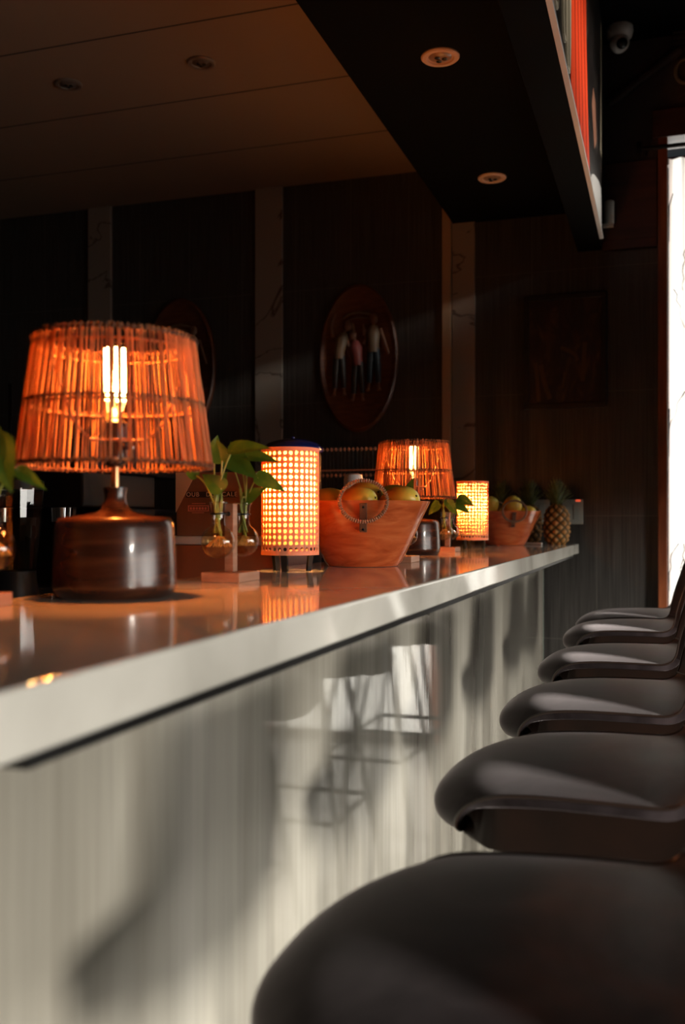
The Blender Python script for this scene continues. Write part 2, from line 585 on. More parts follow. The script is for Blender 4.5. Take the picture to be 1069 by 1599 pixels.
# ------------------------------------------------------------------ the room
YW = 4.85
XL, XR, YB = -4.6, 3.0, -2.6
ZL = 1.787 + H        # pale ceiling over the bar
ZS = 1.498 + H        # dark dropped soffit
ZB = 1.307 + H        # underside of the beam
ZH = 2.29 + H         # high dark ceiling over the stools
ZX = 4.0              # ceiling by the street front
sbox('floor', (XL - .1, YB - .1, -0.1), (XR + 2.5, YW + 1.2, 0.0), 'floor_tile')
sbox('wall_left', (XL - .1, YB, 0), (XL, YW + .2, ZH), 'room_plaster')
sbox('wall_front', (XL, YB - .1, 0), (XR, YB, ZX + .1), 'room_plaster')
# far wall: tiled up to the board, plaster above, opening for the street door at x 0.017..0.90
b = NB()
box(b, (XL, YW, 0), (-0.281, YW + .12, ZH))
box(b, (-0.281, YW, 0), (-0.0, YW + .12, 1.30 + H))
box(b, (0.92, YW, 0), (XR, YW + .12, 1.72 + H))
struct(build('wall_back', b, 'wall_tile', smooth=False))
b = NB()
box(b, (-0.281, YW, 1.30 + H), (0.0, YW + .12, ZH))
box(b, (0.0, YW, 1.83 + H), (XR, YW + .12, ZX))
struct(build('wall_back_upper', b, 'upper_plaster', smooth=False))
# street side: two low openings between piers, tops set low to shape the sunlight
b = NB()
box(b, (XR, YB, 0), (XR + .14, YW + .12, 0.08))
box(b, (XR, YB, 1.66), (XR + .14, YW + .12, 3.27))
box(b, (XR, YB, 3.90), (XR + .14, YW + .12, 4.10))
box(b, (XR, YB, 3.27), (XR + .14, 1.15, 3.90))  # upper gap added so the sun reaches the painted beam panel
box(b, (XR, 2.62, 3.27), (XR + .14, YW + .12, 3.90))
for y0, y1 in ((YB, -2.2), (-1.60, -1.50), (2.6, 2.72), (3.4, YW + .12)):
    box(b, (XR, y0, 0.08), (XR + .14, y1, 1.66))
struct(build('wall_right', b, 'room_plaster', smooth=False))
# ceilings
sbox('ceiling', (XL, YB, ZL), (-1.005, YW, ZL + .1), 'ceiling_board')
sbox('ceiling_soffit', (-1.005, YB, ZS), (-0.396, YW, ZL + .1), 'black_paint', 0.002)
sbox('ceiling_high', (-0.281, YB, ZH), (XR - .9, YW, ZH + .1), 'black_paint')
sbox('ceiling_front', (XR - .9, YB, ZX), (XR, YW, ZX + .1), 'black_paint')
sbox('trim_7', (XR - .92, YB, ZH), (XR - .9, YW, ZX + .1), 'black_paint')
b = NB()
box(b, (-0.396, YB, ZB), (-0.281, YW, ZH + .1))
struct(build('trim_1', b, 'beam_black', smooth=False, bevel=.002))
# marble pilasters on the far wall
for k, (x0, x1) in enumerate(((-3.115, -2.968), (-2.083, -1.928), (-1.010, -0.895))):
    sbox('trim_%d' % (k + 2), (x0, YW - .018, 0), (x1, YW + .001, ZL if k < 2 else ZL), 'marble_vein', 0.002)
b = NB()
box(b, (-1.061, YW - .026, 0), (-1.014, YW, ZL))
struct(build('trim_5', b, 'trim_bronze', smooth=False, bevel=.004))
# dark red board fixed across the wall beside the door
b = NB()
box(b, (-0.281, YW - .02, 1.298 + H), (-0.03, YW, 1.71 + H))
box(b, (-0.281, YW - .03, 1.298 + H), (-0.03, YW, 1.34 + H))
struct(build('trim_6', b, 'dark_red_wood', smooth=False, bevel=.002))

# street door opening in the far wall, with reddish wooden frame
b = NB()
box(b, (-0.026, YW - .035, 0), (0.017, YW + .13, 1.86 + H))
box(b, (0.90, YW - .035, 0), (0.945, YW + .13, 1.86 + H))
struct(build('door_1', b, 'red_wood', smooth=False, bevel=.004))
fr = bpy.data.objects['door_1']
b = NB()
box(b, (-0.05, YW - .045, 1.80 + H), (1.0, YW + .13, 1.93 + H))
build('door_head', b, 'dark_red_wood', fr, smooth=False, bevel=.003)
b = NB()
box(b, (0.017, YW + .05, 1.70 + H), (0.90, YW + .09, 1.735 + H))
box(b, (0.017, YW + .05, 0.0), (0.90, YW + .09, 0.05))
box(b, (0.30, YW + .05, 0.05), (0.335, YW + .09, 1.70 + H))
box(b, (0.62, YW + .05, 0.05), (0.655, YW + .09, 1.70 + H))
build('glazing_bar', b, 'dark_red_wood', fr, smooth=False)
b = NB()
box(b, (0.017, YW + .066, 0.05), (0.90, YW + .072, 1.80 + H))
build('door_pane', b, 'window_glass', fr, smooth=False)

# sheer curtain with branch embroidery hanging in the door opening
b = NB()
nx, nz_ = 90, 10
grid = []
for i in range(nx + 1):
    x = 0.022 + 0.86 * i / nx
    rowv = []
    for j in range(nz_ + 1):
        z = 0.03 + (1.705 + H - 0.03) * j / nz_
        y = YW - .012 + 0.012 * math.sin(i * 0.83) + 0.005 * math.sin(i * 0.31 + j * 0.5)
        rowv.append(b.verts.new((x, y, z)))
    grid.append(rowv)
for i in range(nx):
    for j in range(nz_):
        b.faces.new((grid[i][j], grid[i + 1][j], grid[i + 1][j + 1], grid[i][j + 1]))
cur = build('curtain', b, 'sheer_curtain')
tag(cur, 'sheer white curtain with dark branch embroidery, glowing with daylight in the doorway', 'curtain')
rnd = random.Random(5)
b = NB()
for k in range(34):
    x = 0.03 + 0.8 * (k % 9) / 9 + rnd.uniform(-.02, .02)
    if k < 12:
        x = 0.03 + rnd.uniform(0, 0.12)
    z = rnd.uniform(0.15, 2.9)
    pts = []
    dx = rnd.uniform(-.25, .25)
    for s_ in range(9):
        pts.append((min(.87, max(.024, x)), YW - .034, z))
        x += dx * 0.05 + rnd.uniform(-.012, .012)
        z -= 0.028
        if z < .06:
            break
    if len(pts) > 3:
        tube(b, pts, [0.0028 - 0.0018 * i / len(pts) for i in range(len(pts))], 5)
build('embroidery', b, 'embroidery', cur)['kind'] = 'stuff'

# curtain rod bracket beside the door head
b = NB()
tube(b, [(-0.11, YW - .07, 1.745 + H), (-0.02, YW - .07, 1.745 + H), (0.92, YW - .07, 1.745 + H)], .010, 10)
rod = build('curtain_rod', b, 'black_metal')
tag(rod, 'black curtain rod on a bracket above the curtained doorway', 'curtain rod')
b = NB()
box(b, (-0.122, YW - .09, 1.715 + H), (-0.100, YW - .05, 1.775 + H))
build('finial', b, 'black_metal', rod, bevel=.004)
b = NB()
box(b, (-0.085, YW - .075, 1.735 + H), (-0.075, YW + .001, 1.755 + H))
build('bracket', b, 'black_metal', rod, smooth=False)

# ------------------------------------------------------------------ the bar
XE, XG, XI = -0.385, -0.5505, -0.845
ZT = H - 0.104
Y0, Y1 = -1.2, 4.77
b = NB()
box(b, (XI, Y0, ZT - .0466), (XE, Y1, ZT))
ct = build('countertop', b, 'marble_white', smooth=False, bevel=.004, seg=3)
tag(ct, 'long polished white marble worktop running the length of the bar', 'countertop')
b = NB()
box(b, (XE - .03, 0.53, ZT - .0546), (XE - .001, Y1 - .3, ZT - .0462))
build('edge_strip', b, 'black_strip', ct, smooth=False)  # thin black strip under the front edge of the slab
bar = empty('bar_counter', (XG, 1.8, 0), 'pale cloudy streaked glass panelled bar front below the marble worktop', 'bar counter')
b = NB()
box(b, (-0.010, Y0 - 1.8, 0.0), (0.0, Y1 - 1.8 - .002, ZT - .0468))
build('front_panel', b, 'streaked_glass', bar, smooth=False, bevel=.0015)
b = NB()
box(b, (-0.012, Y1 - 1.8 - .0016, 0.0), (0.0002, Y1 - 1.8 + .002, ZT - .0468))
build('panel_edge', b, 'glass_edge', bar, smooth=False)['label'] = 'greenish glass edge'
b = NB()
box(b, (-0.24, Y0 - 1.8, 0.0), (-0.0115, Y1 - 1.8 - .02, ZT - .0468))
build('carcass', b, 'machine_black', bar, smooth=False)

# work bench behind the bar, a little lower than the worktop
wb = empty('work_bench', (-1.25, 2.0, 0), 'dark low work bench behind the bar worktop', 'work bench')
ZW = H - 0.30
b = NB(); box(b, (-0.30, -2.2, ZW - .03), (0.36, 2.5, ZW)); build('bench_top', b, 'bench_grey', wb, smooth=False, bevel=.003)
b = NB(); box(b, (-0.28, -2.18, 0.0), (0.34, 2.48, ZW - .03)); build('bench_body', b, 'machine_black', wb, smooth=False)


# ------------------------------------------------------------------ bar stools
# rows of (x, z) for the centre line and (x, z, halfwidth) for the side line; x towards +X is the back
CEN = [(-.293, -.450), (-.315, -.446), (-.329, -.430), (-.331, -.409), (-.317, -.388), (-.279, -.366), (-.21, -.352), (-.12, -.346), (-.03, -.344),
       (.03, -.346), (.075, -.340), (.105, -.315), (.128, -.26), (.148, -.20), (.160, -.155), (.170, -.118), (.178, -.106)]
SID = [(-.262, -.434, .120), (-.271, -.433, .143), (-.275, -.421, .161), (-.268, -.402, .176), (-.248, -.381, .191), (-.214, -.366, .203), (-.16, -.360, .208),
       (-.09, -.358, .215), (-.03, -.358, .218), (.010, -.356, .219), (.032, -.338, .217), (.044, -.290, .211), (.060, -.238, .202), (.078, -.185, .190),
       (.092, -.150, .180), (.108, -.120, .165), (.118, -.110, .158)]
NR, NC = 65, 41
CENs = catmull(CEN, NR)
SIDs = catmull(SID, NR)


def shell_point(i, v):
    cx, cz = CENs[i]
    sx_, sz_, w_ = SIDs[i]
    f = 1 - abs(v) ** 2.6
    g = 1 - abs(v) ** 2.0
    return Vector((sx_ + (cx - sx_) * f, v * w_, sz_ + (cz - sz_) * g))


SH = [[shell_point(i, -1 + 2 * j / (NC - 1)) for j in range(NC)] for i in range(NR)]


def shell_normal(i, j):
    i0, i1 = max(0, i - 1), min(NR - 1, i + 1)
    j0, j1 = max(0, j - 1), min(NC - 1, j + 1)
    n = (SH[i1][j] - SH[i0][j]).cross(SH[i][j1] - SH[i][j0])
    n = n.normalized() if n.length > 1e-9 else Vector((0, 0, 1))
    return n


SN = [[shell_normal(i, j) for j in range(NC)] for i in range(NR)]


def slab_grid(b, i0, i1, o0, o1, inset=0.0, flat=False):
    """closed slab between two offsets of the shell along its normal, edges rounded"""
    def layer(off, k):
        rows = []
        for i in range(i0, i1 + 1):
            rr = []
            for j in range(NC):
                v = -1 + 2 * j / (NC - 1)
                P = SH[i][j] - SN[i][j] * off
                if flat and off == o1 and i < 46:
                    f_ = 1.0 if i < 34 else (46 - i) / 12.0
                    f_ *= min(1.0, max(0.0, (i - 10) / 9.0)) ** .7
                    P = P * (1 - f_) + Vector((max(SH[i][j].x, -.270), SH[i][j].y * .97, min(SH[i][j].z - .012, -.440))) * f_
                P = Vector((P.x, P.y * (1 - k), P.z))
                rr.append(b.verts.new(P + Vector((0, 0, H))))
            rows.append(rr)
        return rows
    L1 = layer(o0, inset)
    L2 = layer(o1, inset)
    n, m_ = len(L1), NC
    for A, s in ((L1, 1), (L2, -1)):
        for i in range(n - 1):
            for j in range(m_ - 1):
                f = (A[i][j], A[i][j + 1], A[i + 1][j + 1], A[i + 1][j])
                b.faces.new(f if s > 0 else f[::-1])
    for j in range(m_ - 1):
        b.faces.new((L1[0][j], L2[0][j], L2[0][j + 1], L1[0][j + 1]))
        b.faces.new((L1[-1][j], L1[-1][j + 1], L2[-1][j + 1], L2[-1][j]))
    for i in range(n - 1):
        b.faces.new((L1[i][0], L1[i + 1][0], L2[i + 1][0], L2[i][0]))
        b.faces.new((L1[i][-1], L2[i][-1], L2[i + 1][-1], L1[i + 1][-1]))


def make_stool(loc, label):
    st = empty('bar_stool', loc, label, 'bar stool', 'leather bar stools along the bar')
    iS = 40
    b = NB(); slab_grid(b, 0, iS, 0.0, 0.016)
    build('seat', b, 'black_leather', st, angle=60, bevel=.005, seg=3)
    b = NB(); slab_grid(b, iS, NR - 1, 0.0, 0.016)
    build('backrest', b, 'black_leather', st, angle=60, bevel=.005, seg=3)
    b = NB(); slab_grid(b, 11, NR - 2, 0.0165, 0.040, 0.02, True)
    build('outer_shell', b, 'brown_leather', st, angle=60, bevel=.005, seg=3)
    # piping round the whole rim
    b = NB()
    rim = [SH[i][0] + Vector((0, -.001, H)) for i in range(NR)]
    rim += [SH[NR - 1][j] + Vector((0, 0, H)) for j in range(1, NC)]
    rim += [SH[i][NC - 1] + Vector((0, .001, H)) for i in range(NR - 2, -1, -1)]
    rim += [SH[0][j] + Vector((0, 0, H)) for j in range(NC - 2, 0, -1)]
    tube(b, rim, .0026, 8, closed=True)
    build('piping', b, 'leather_piping', st)
    b = NB()
    tube(b, [SH[iS][j] + SN[iS][j] * .0005 + Vector((0, 0, H)) for j in range(NC)], .0018, 6)
    build('seam', b, 'leather_piping', st)
    # under-frame: four splayed legs with a ring foot rest
    zt = H - .445
    b = NB(); box(b, (-.15, -.12, zt - .02), (.03, .12, zt + .004)); build('mounting_plate', b, 'black_metal', st, bevel=.003)
    tops = [(-.15, -.12), (-.15, .12), (.03, .12), (.03, -.12)]
    feet = [(-.25, -.20), (-.25, .20), (.15, .20), (.15, -.20)]
    for (a0, a1), (c0, c1) in zip(tops, feet):
        b = NB(); tube(b, [(a0, a1, zt - .012), (c0, c1, 0.0)], .011, 10); build('leg', b, 'black_metal', st)
    fz = .26
    k = (zt - fz) / zt
    ring = [Vector((a[0] + (c_[0] - a[0]) * k, a[1] + (c_[1] - a[1]) * k, fz)) for a, c_ in zip(tops, feet)]
    b = NB()
    for q in range(4):
        tube(b, [ring[q], ring[(q + 1) % 4]], .008, 8)
    build('footrest', b, 'black_metal', st)
    return st


stool = make_stool((-.010, .85, 0), 'nearest black leather bar stool, only its rounded seat seen at the bottom edge')
for y, rz, x, lab in ((1.50, 0.0, 0.0, 'second nearest black leather bar stool, bright sheen at its near right corner'),
                      (2.11, 0.01, 0.0, 'third black leather bar stool from the front of the row'),
                      (2.79, -0.01, -.003, 'fourth black leather bar stool, third from the far end of the row'),
                      (3.55, 0.02, -.008, 'fifth bar stool, second from the far wall, with a brown leather front lip'),
                      (4.02, 0.0, -.004, 'farthest leather bar stool, standing next to the tiled far wall')):
    dup(stool, (x, y, 0), rz, lab)


# ------------------------------------------------------------------ reed table lamps
def make_lamp(loc, label):
    la = empty('table_lamp', loc, label, 'table lamp')
    r0 = .0843
    # turned wooden base
    b = NB()
    prof = [(.074, 0), (.0785, .002), (.0843, .014), (.0843, .020), (.0835, .05), (.0808, .095), (.0795, .103), (.0765, .1085), (.070, .1105), (.045, .1135), (.026, .118), (.019, .124), (.0155, .132), (.0148, .140), (.0162, .1490), (.0165, .1515), (.006, .152)]
    lathe(b, prof, 72)
    build('base', b, 'lamp_wood', la, angle=50)
    b = NB(); lathe(b, [(.0055, .150), (.0055, .182)], 20); build('stem', b, 'copper', la)
    # socket
    b = NB(); lathe(b, [(.009, .180), (.0155, .184), (.0175, .190), (.0175, .214), (.0155, .217), (.0165, .221), (.0165, .240), (.0135, .244), (.010, .246)], 28)
    so = build('socket', b, 'socket_black', la)
    b = NB(); tube(b, [(.017, -.004, .206), (.029, -.006, .206)], .0025, 8); ellipsoid(b, (.030, -.006, .206), (.004, .004, .004), None, 10, 6)
    build('switch', b, 'chrome', so)
    # tubular filament bulb
    b = NB(); lathe(b, [(.008, .243), (.0115, .252), (.0195, .262), (.0205, .270), (.0205, .335), (.0195, .345), (.013, .352), (.004, .355)], 28)
    bu = build('bulb', b, 'bulb_glass', la)
    b = NB()
    for q in range(7):
        a = 2 * PI * q / 7
        x, y = .0128 * math.cos(a), .0128 * math.sin(a)
        tube(b, [(x, y, .272), (x, y, .344)], .0027, 6)
    build('filament', b, 'filament', bu)
    # shade: loose ring of reeds bound at top, middle and bottom
    zt_, zb_, rt, rb = .357, .181, .109, .1325
    b = NB()
    n = 150
    rd = random.Random(3)
    for i in range(n):
        a = 2 * PI * (i + rd.uniform(-.32, .32)) / n
        a2 = a + rd.uniform(-.022, .022)
        q = rd.uniform(.0011, .0019)
        top = Vector(((rt + rd.uniform(-.001, .001)) * math.cos(a), (rt) * math.sin(a), zt_ + rd.uniform(-.002, .004)))
        bot = Vector(((rb + rd.uniform(-.001, .001)) * math.cos(a2), (rb) * math.sin(a2), zb_ - rd.uniform(-.002, .004)))
        tube(b, [top, (top + bot) / 2 + Vector((rd.uniform(-.0006, .0006),) * 3), bot], q, 6)
    sh = build('lamp_shade', b, 'reed', la)

    def hoop(r, z, q, turns):
        bb = NB()
        pts = [(r * math.cos(2 * PI * i / 120), r * math.sin(2 * PI * i / 120), z) for i in range(120)]
        tube(bb, pts, q * .6, 6, closed=True)
        m_ = turns * 6
        hp = []
        for i in range(m_):
            a = 2 * PI * i / m_
            ph = 2 * PI * i * turns / m_
            rr = r + q * 1.0 * math.cos(ph)
            hp.append((rr * math.cos(a), rr * math.sin(a), z + q * 1.15 * math.sin(ph)))
        tube(bb, hp, q * .36, 5, closed=True)
        return bb
    build('binding', hoop(rt, zt_ - .002, .0036, 84), 'reed_binding', sh)
    build('binding', hoop(.1208, .2665, .0021, 84), 'reed_binding', sh)
    build('binding', hoop(rb, zb_ + .001, .0033, 96), 'reed_binding', sh)
    # wire carrier inside the shade
    b = NB()
    for r, z in ((rt - .006, zt_ - .016), (.1145, .262)):
        tube(b, [(r * math.cos(2 * PI * i / 72), r * math.sin(2 * PI * i / 72), z) for i in range(72)], .0022, 6, closed=True)
    for q in range(3):
        a = R(10) + 2 * PI * q / 3
        ca, sa = math.cos(a), math.sin(a)
        tube(b, [(.019 * ca, .019 * sa, .216), (.045 * ca, .045 * sa, .216), (.07 * ca, .07 * sa, .240), (.103 * ca, .103 * sa, .318), (.103 * ca, .103 * sa, zt_ - .016)], .0024, 6)
    tube(b, [(.019 * math.cos(2 * PI * i / 24), .019 * math.sin(2 * PI * i / 24), .216) for i in range(24)], .002, 6, closed=True)
    build('shade_carrier', b, 'cane_ring', sh)
    light('bulb_light', 'POINT', (0, 0, .305), 17.0, (1.0, 0.23, 0.032), radius=.018, parent=la)
    return la


lamp = make_lamp((-0.7216, 1.187, ZT), 'large lamp with reed shade and dark turned wooden base, nearest on the worktop')
dup(lamp, (-0.757, 3.03, ZT), 0.7, 'farther reed-shaded lamp with wooden base, standing behind the big fruit bowl')


# ------------------------------------------------------------------ cane lanterns
def make_lantern(loc, label):
    la = empty('cane_lantern', loc, label, 'lantern')
    Rr, z0, z1 = .0605, .036, .258
    ncol, nrow = 32, 17
    b = NB()
    dz = (z1 - z0 - .010) / nrow
    da = 2 * PI / ncol

    def P(a, z, r):
        return Vector((r * math.cos(a), r * math.sin(a), z))
    hk = 12
    for r_ in (Rr,):
        for i in range(ncol):
            for j in range(nrow):
                ca, cz = i * da, z0 + .005 + (j + .5) * dz
                hr = .32
                outer, inner = [], []
                for k in range(hk):
                    t = 2 * PI * (k + .5) / hk
                    ox, oz = math.cos(t), math.sin(t)
                    s_ = .5 / max(abs(ox), abs(oz))
                    outer.append(b.verts.new(P(ca + ox * s_ * da, cz + oz * s_ * dz, r_)))
                    inner.append(b.verts.new(P(ca + ox * hr * da, cz + oz * hr * dz, r_ + .0004)))
                for k in range(hk):
                    q = (k + 1) % hk
                    b.faces.new((outer[k], outer[q], inner[q], inner[k]))
    bmesh.ops.remove_doubles(b, verts=b.verts, dist=.0002)
    # corner fillers between cells
    for i in range(ncol):
        for j in range(nrow + 1):
            a = (i + .5) * da
            z = z0 + .005 + j * dz
            s_ = .15
            vs = [b.verts.new(P(a + x * s_ * da, z + y * s_ * dz, Rr + .0003)) for x, y in ((-1, -1), (1, -1), (1, 1), (-1, 1))]
            b.faces.new(vs)
    # woven strands crossing between holes
    for i in range(ncol):
        a = (i + .5) * da
        for off in (-.10, .10):
            tube(b, [P(a + off * da, z0 + .003, Rr + .0006), P(a + off * da, z1 - .003, Rr + .0006)], .0004, 4)
    sh = build('cane_shade', b, 'cane_web', la, smooth=False)
    md = sh.modifiers.new('solid', 'SOLIDIFY'); md.thickness = .0006
    for z in (z0 + .002, z1 - .002):
        b = NB()
        lathe(b, [(Rr + .0012, z - .0035), (Rr + .0012, z + .0035), (Rr - .001, z + .0035), (Rr - .001, z - .0035), (Rr + .0012, z - .0035)], 64, cap=False)
        build('rim', b, 'cane_web', sh)
    b = NB(); lathe(b, [(Rr - .004, z0 + .018), (Rr - .004, z1 - .004)], 64, cap=False); build('paper_liner', b, 'lantern_paper', la)
    # three dark splayed legs and a cross bar carrying the bulb
    for q in range(3):
        a = R(-84) + 2 * PI * q / 3
        ca, sa = math.cos(a), math.sin(a)
        M = Matrix.Rotation(a, 4, 'Z')
        b = NB()
        vs = []
        for x, w_, z in ((.036, .0065, 0.0), (.045, .0065, 0.0), (.0555, .0075, .060), (.042, .0075, .060)):
            vs.append((b.verts.new(M @ Vector((x, -w_, z))), b.verts.new(M @ Vector((x, w_, z)))))
        for k in range(4):
            n_ = (k + 1) % 4
            b.faces.new((vs[k][0], vs[n_][0], vs[n_][1], vs[k][1]))
        b.faces.new([v[0] for v in vs]); b.faces.new([v[1] for v in vs][::-1])
        build('leg', b, 'machine_black', la, smooth=False, bevel=.001)
    b = NB()
    for q in range(3):
        a = R(-84) + 2 * PI * q / 3
        tube(b, [(0, 0, .05), (.05 * math.cos(a), .05 * math.sin(a), .05)], .003, 6)
    build('cross_bar', b, 'machine_black', la)
    b = NB(); lathe(b, [(.014, .046), (.017, .05), (.017, .092), (.013, .098)], 24); build('socket', b, 'socket_black', la)
    b = NB(); lathe(b, [(.008, .097), (.012, .104), (.021, .120), (.0225, .132), (.019, .145), (.010, .153), (.003, .155)], 24); build('bulb', b, 'small_bulb', la)
    light('bulb_light', 'POINT', (0, 0, .175), 15.0, (1.0, 0.40, 0.10), radius=.02, parent=la)
    return la


lan = make_lantern((-0.754, 1.937, ZT), 'glowing cylindrical cane lantern beside the plants in front of the navy lid')
dup(lan, (-0.699, 3.723, ZT), 1.4, 'smaller looking, farther glowing cane lantern next to the far fruit bowl')


# ------------------------------------------------------------------ fruit bowls
def make_bowl(loc, label):
    bo = empty('fruit_bowl', loc, label, 'bowl')
    b = NB()
    outer = [(.080, 0), (.084, .001), (.092, .012), (.106, .040), (.124, .078), (.141, .115), (.1585, .152)]
    inner = [(.154, .152), (.136, .115), (.118, .078), (.098, .040), (.070, .016), (.02, .010)]
    lathe(b, outer + inner, 96)
    build('bowl_body', b, 'bowl_wood', bo, angle=30)
    # wrapped ring handle on a leather strap, on the side towards the room
    ang = R(-90 + 17)
    ca, sa = math.cos(ang), math.sin(ang)
    for s_ in (1, -1):
        M = Matrix.Rotation(ang + (0 if s_ > 0 else PI), 4, 'Z')
        b = NB()
        pts, rr = [], []
        n = 400
        for i in range(n):
            t = 2 * PI * i / n
            pts.append(M @ Vector((.162, .0525 * math.cos(t), .150 + .0455 * math.sin(t))))
            rr.append(.0042 + .0011 * math.sin(t * 62))
        tube(b, pts, rr, 8, closed=True)
        hd = build('ring_handle', b, 'ring_wrap', bo)
        b = NB()
        tilt = Matrix.Translation((.1485, 0, .118)) @ Matrix.Rotation(R(24), 4, 'Y')
        box(b, (-.002, -.0085, -.040), (.0035, .0085, .030), M @ tilt)
        st_ = build('strap', b, 'strap_leather', hd, smooth=False, bevel=.0015)
        for z in (-.032, .022):
            b = NB()
            ellipsoid(b, (.0045, 0, z), (.002, .003, .003), M @ tilt, 10, 6)
            build('rivet', b, 'black_metal', hd)
    return bo


m = mat('ring_wrap', (0.30, 0.16, 0.10), 0.3)
mat('strap_leather', (0.13, 0.055, 0.03), 0.5)
bowl = make_bowl((-0.677, 2.216, ZT), 'big wooden fruit bowl of mangoes with a wrapped ring handle, right of the near lantern')
dup(bowl, (-0.672, 4.37, ZT), 0.1, 'farther wooden fruit bowl in front of the pineapples')


def make_mango(name, loc, rot, s, label, mt='mango_skin'):
    b = NB()
    n1, n2 = 28, 18
    rings = []
    for j in range(n2 + 1):
        t = PI * j / n2
        z = math.cos(t)
        ring = []
        for i in range(n1):
            a = 2 * PI * i / n1
            rr = math.sin(t) ** 0.9
            x = rr * math.cos(a) * (0.84 + .07 * z)
            y = rr * math.sin(a) * 0.76
            x += .12 * (1 - z * z) * (1 if True else 0) * .6
            ring.append(b.verts.new((x * s, y * s, z * s * 1.16)))
        rings.append(ring)
    for j in range(n2):
        for i in range(n1):
            k = (i + 1) % n1
            b.faces.new((rings[j][i], rings[j + 1][i], rings[j + 1][k], rings[j][k]))
    bmesh.ops.remove_doubles(b, verts=b.verts, dist=1e-5)
    o = build(name, b, mt, angle=180, loc=loc, rot=rot)
    tag(o, label, 'mango', 'mangoes piled in the wooden bowls')
    b = NB(); tube(b, [(0, 0, s * 1.14), (.001, 0, s * 1.2)], [.003, .002], 8); build('fruit_stem', b, 'fruit_stem', o)
    return o


bx_, by_, bz_ = -0.677, 2.216, ZT
MG = [((.005, -.075, .150), (R(80), R(10), R(75)), .045, 'orange mango framed by the ring handle of the big bowl'),
      ((.092, -.022, .151), (R(75), R(25), R(60)), .046, 'orange and yellow mango at the right side of the big bowl'),
      ((.044, .084, .160), (R(80), 0, R(70)), .045, 'green mango at the back right of the big bowl, before the lamp shade'),
      ((-.002, .012, .170), (R(85), 0, R(60)), .042, 'green and yellow mango in the middle of the big bowl, behind the ring'),
      ((-.088, -.02, .151), (R(80), 0, R(90)), .044, 'orange mango at the left side of the big bowl, touching the lantern outline'),
      ((-.074, .064, .150), (R(70), 0, R(60)), .042, 'yellow mango at the back left of the big bowl'),
      ((.045, 0.030, .068), (R(90), 0, R(20)), .040, 'mango lying low inside the big bowl under the others'),
      ((-.045, -.020, .070), (R(90), 0, R(110)), .038, 'low mango at the near left inside the big bowl')]
for (dx, dy, dz_), rot, s, lab in MG:
    make_mango('mango', (bx_ + dx, by_ + dy, bz_ + dz_), rot, s, lab, 'green_mango' if 'green mango' in lab else 'mango_skin')
bx_, by_ = -0.672, 4.37
for (dx, dy, dz_), rot, s, lab in [((.028, -.03, .166), (R(20), R(30), R(10)), .050, 'round orange and yellow mango on top in the far bowl'),
                                   ((-.072, -.03, .166), (R(40), 0, R(50)), .050, 'orange mango at the left in the far bowl, beside the lantern'),
                                   ((.088, .03, .145), (R(80), 0, R(60)), .040, 'pale mango low at the right rim of the far bowl'),
                                   ((-.02, .06, .135), (R(80), 0, R(20)), .042, 'mango at the back of the far bowl'),
                                   ((.0, -.01, .072), (R(90), 0, R(70)), .046, 'mango at the bottom of the far bowl, under the others')]:
    make_mango('mango', (bx_ + dx, by_ + dy, bz_ + dz_), rot, s, lab)


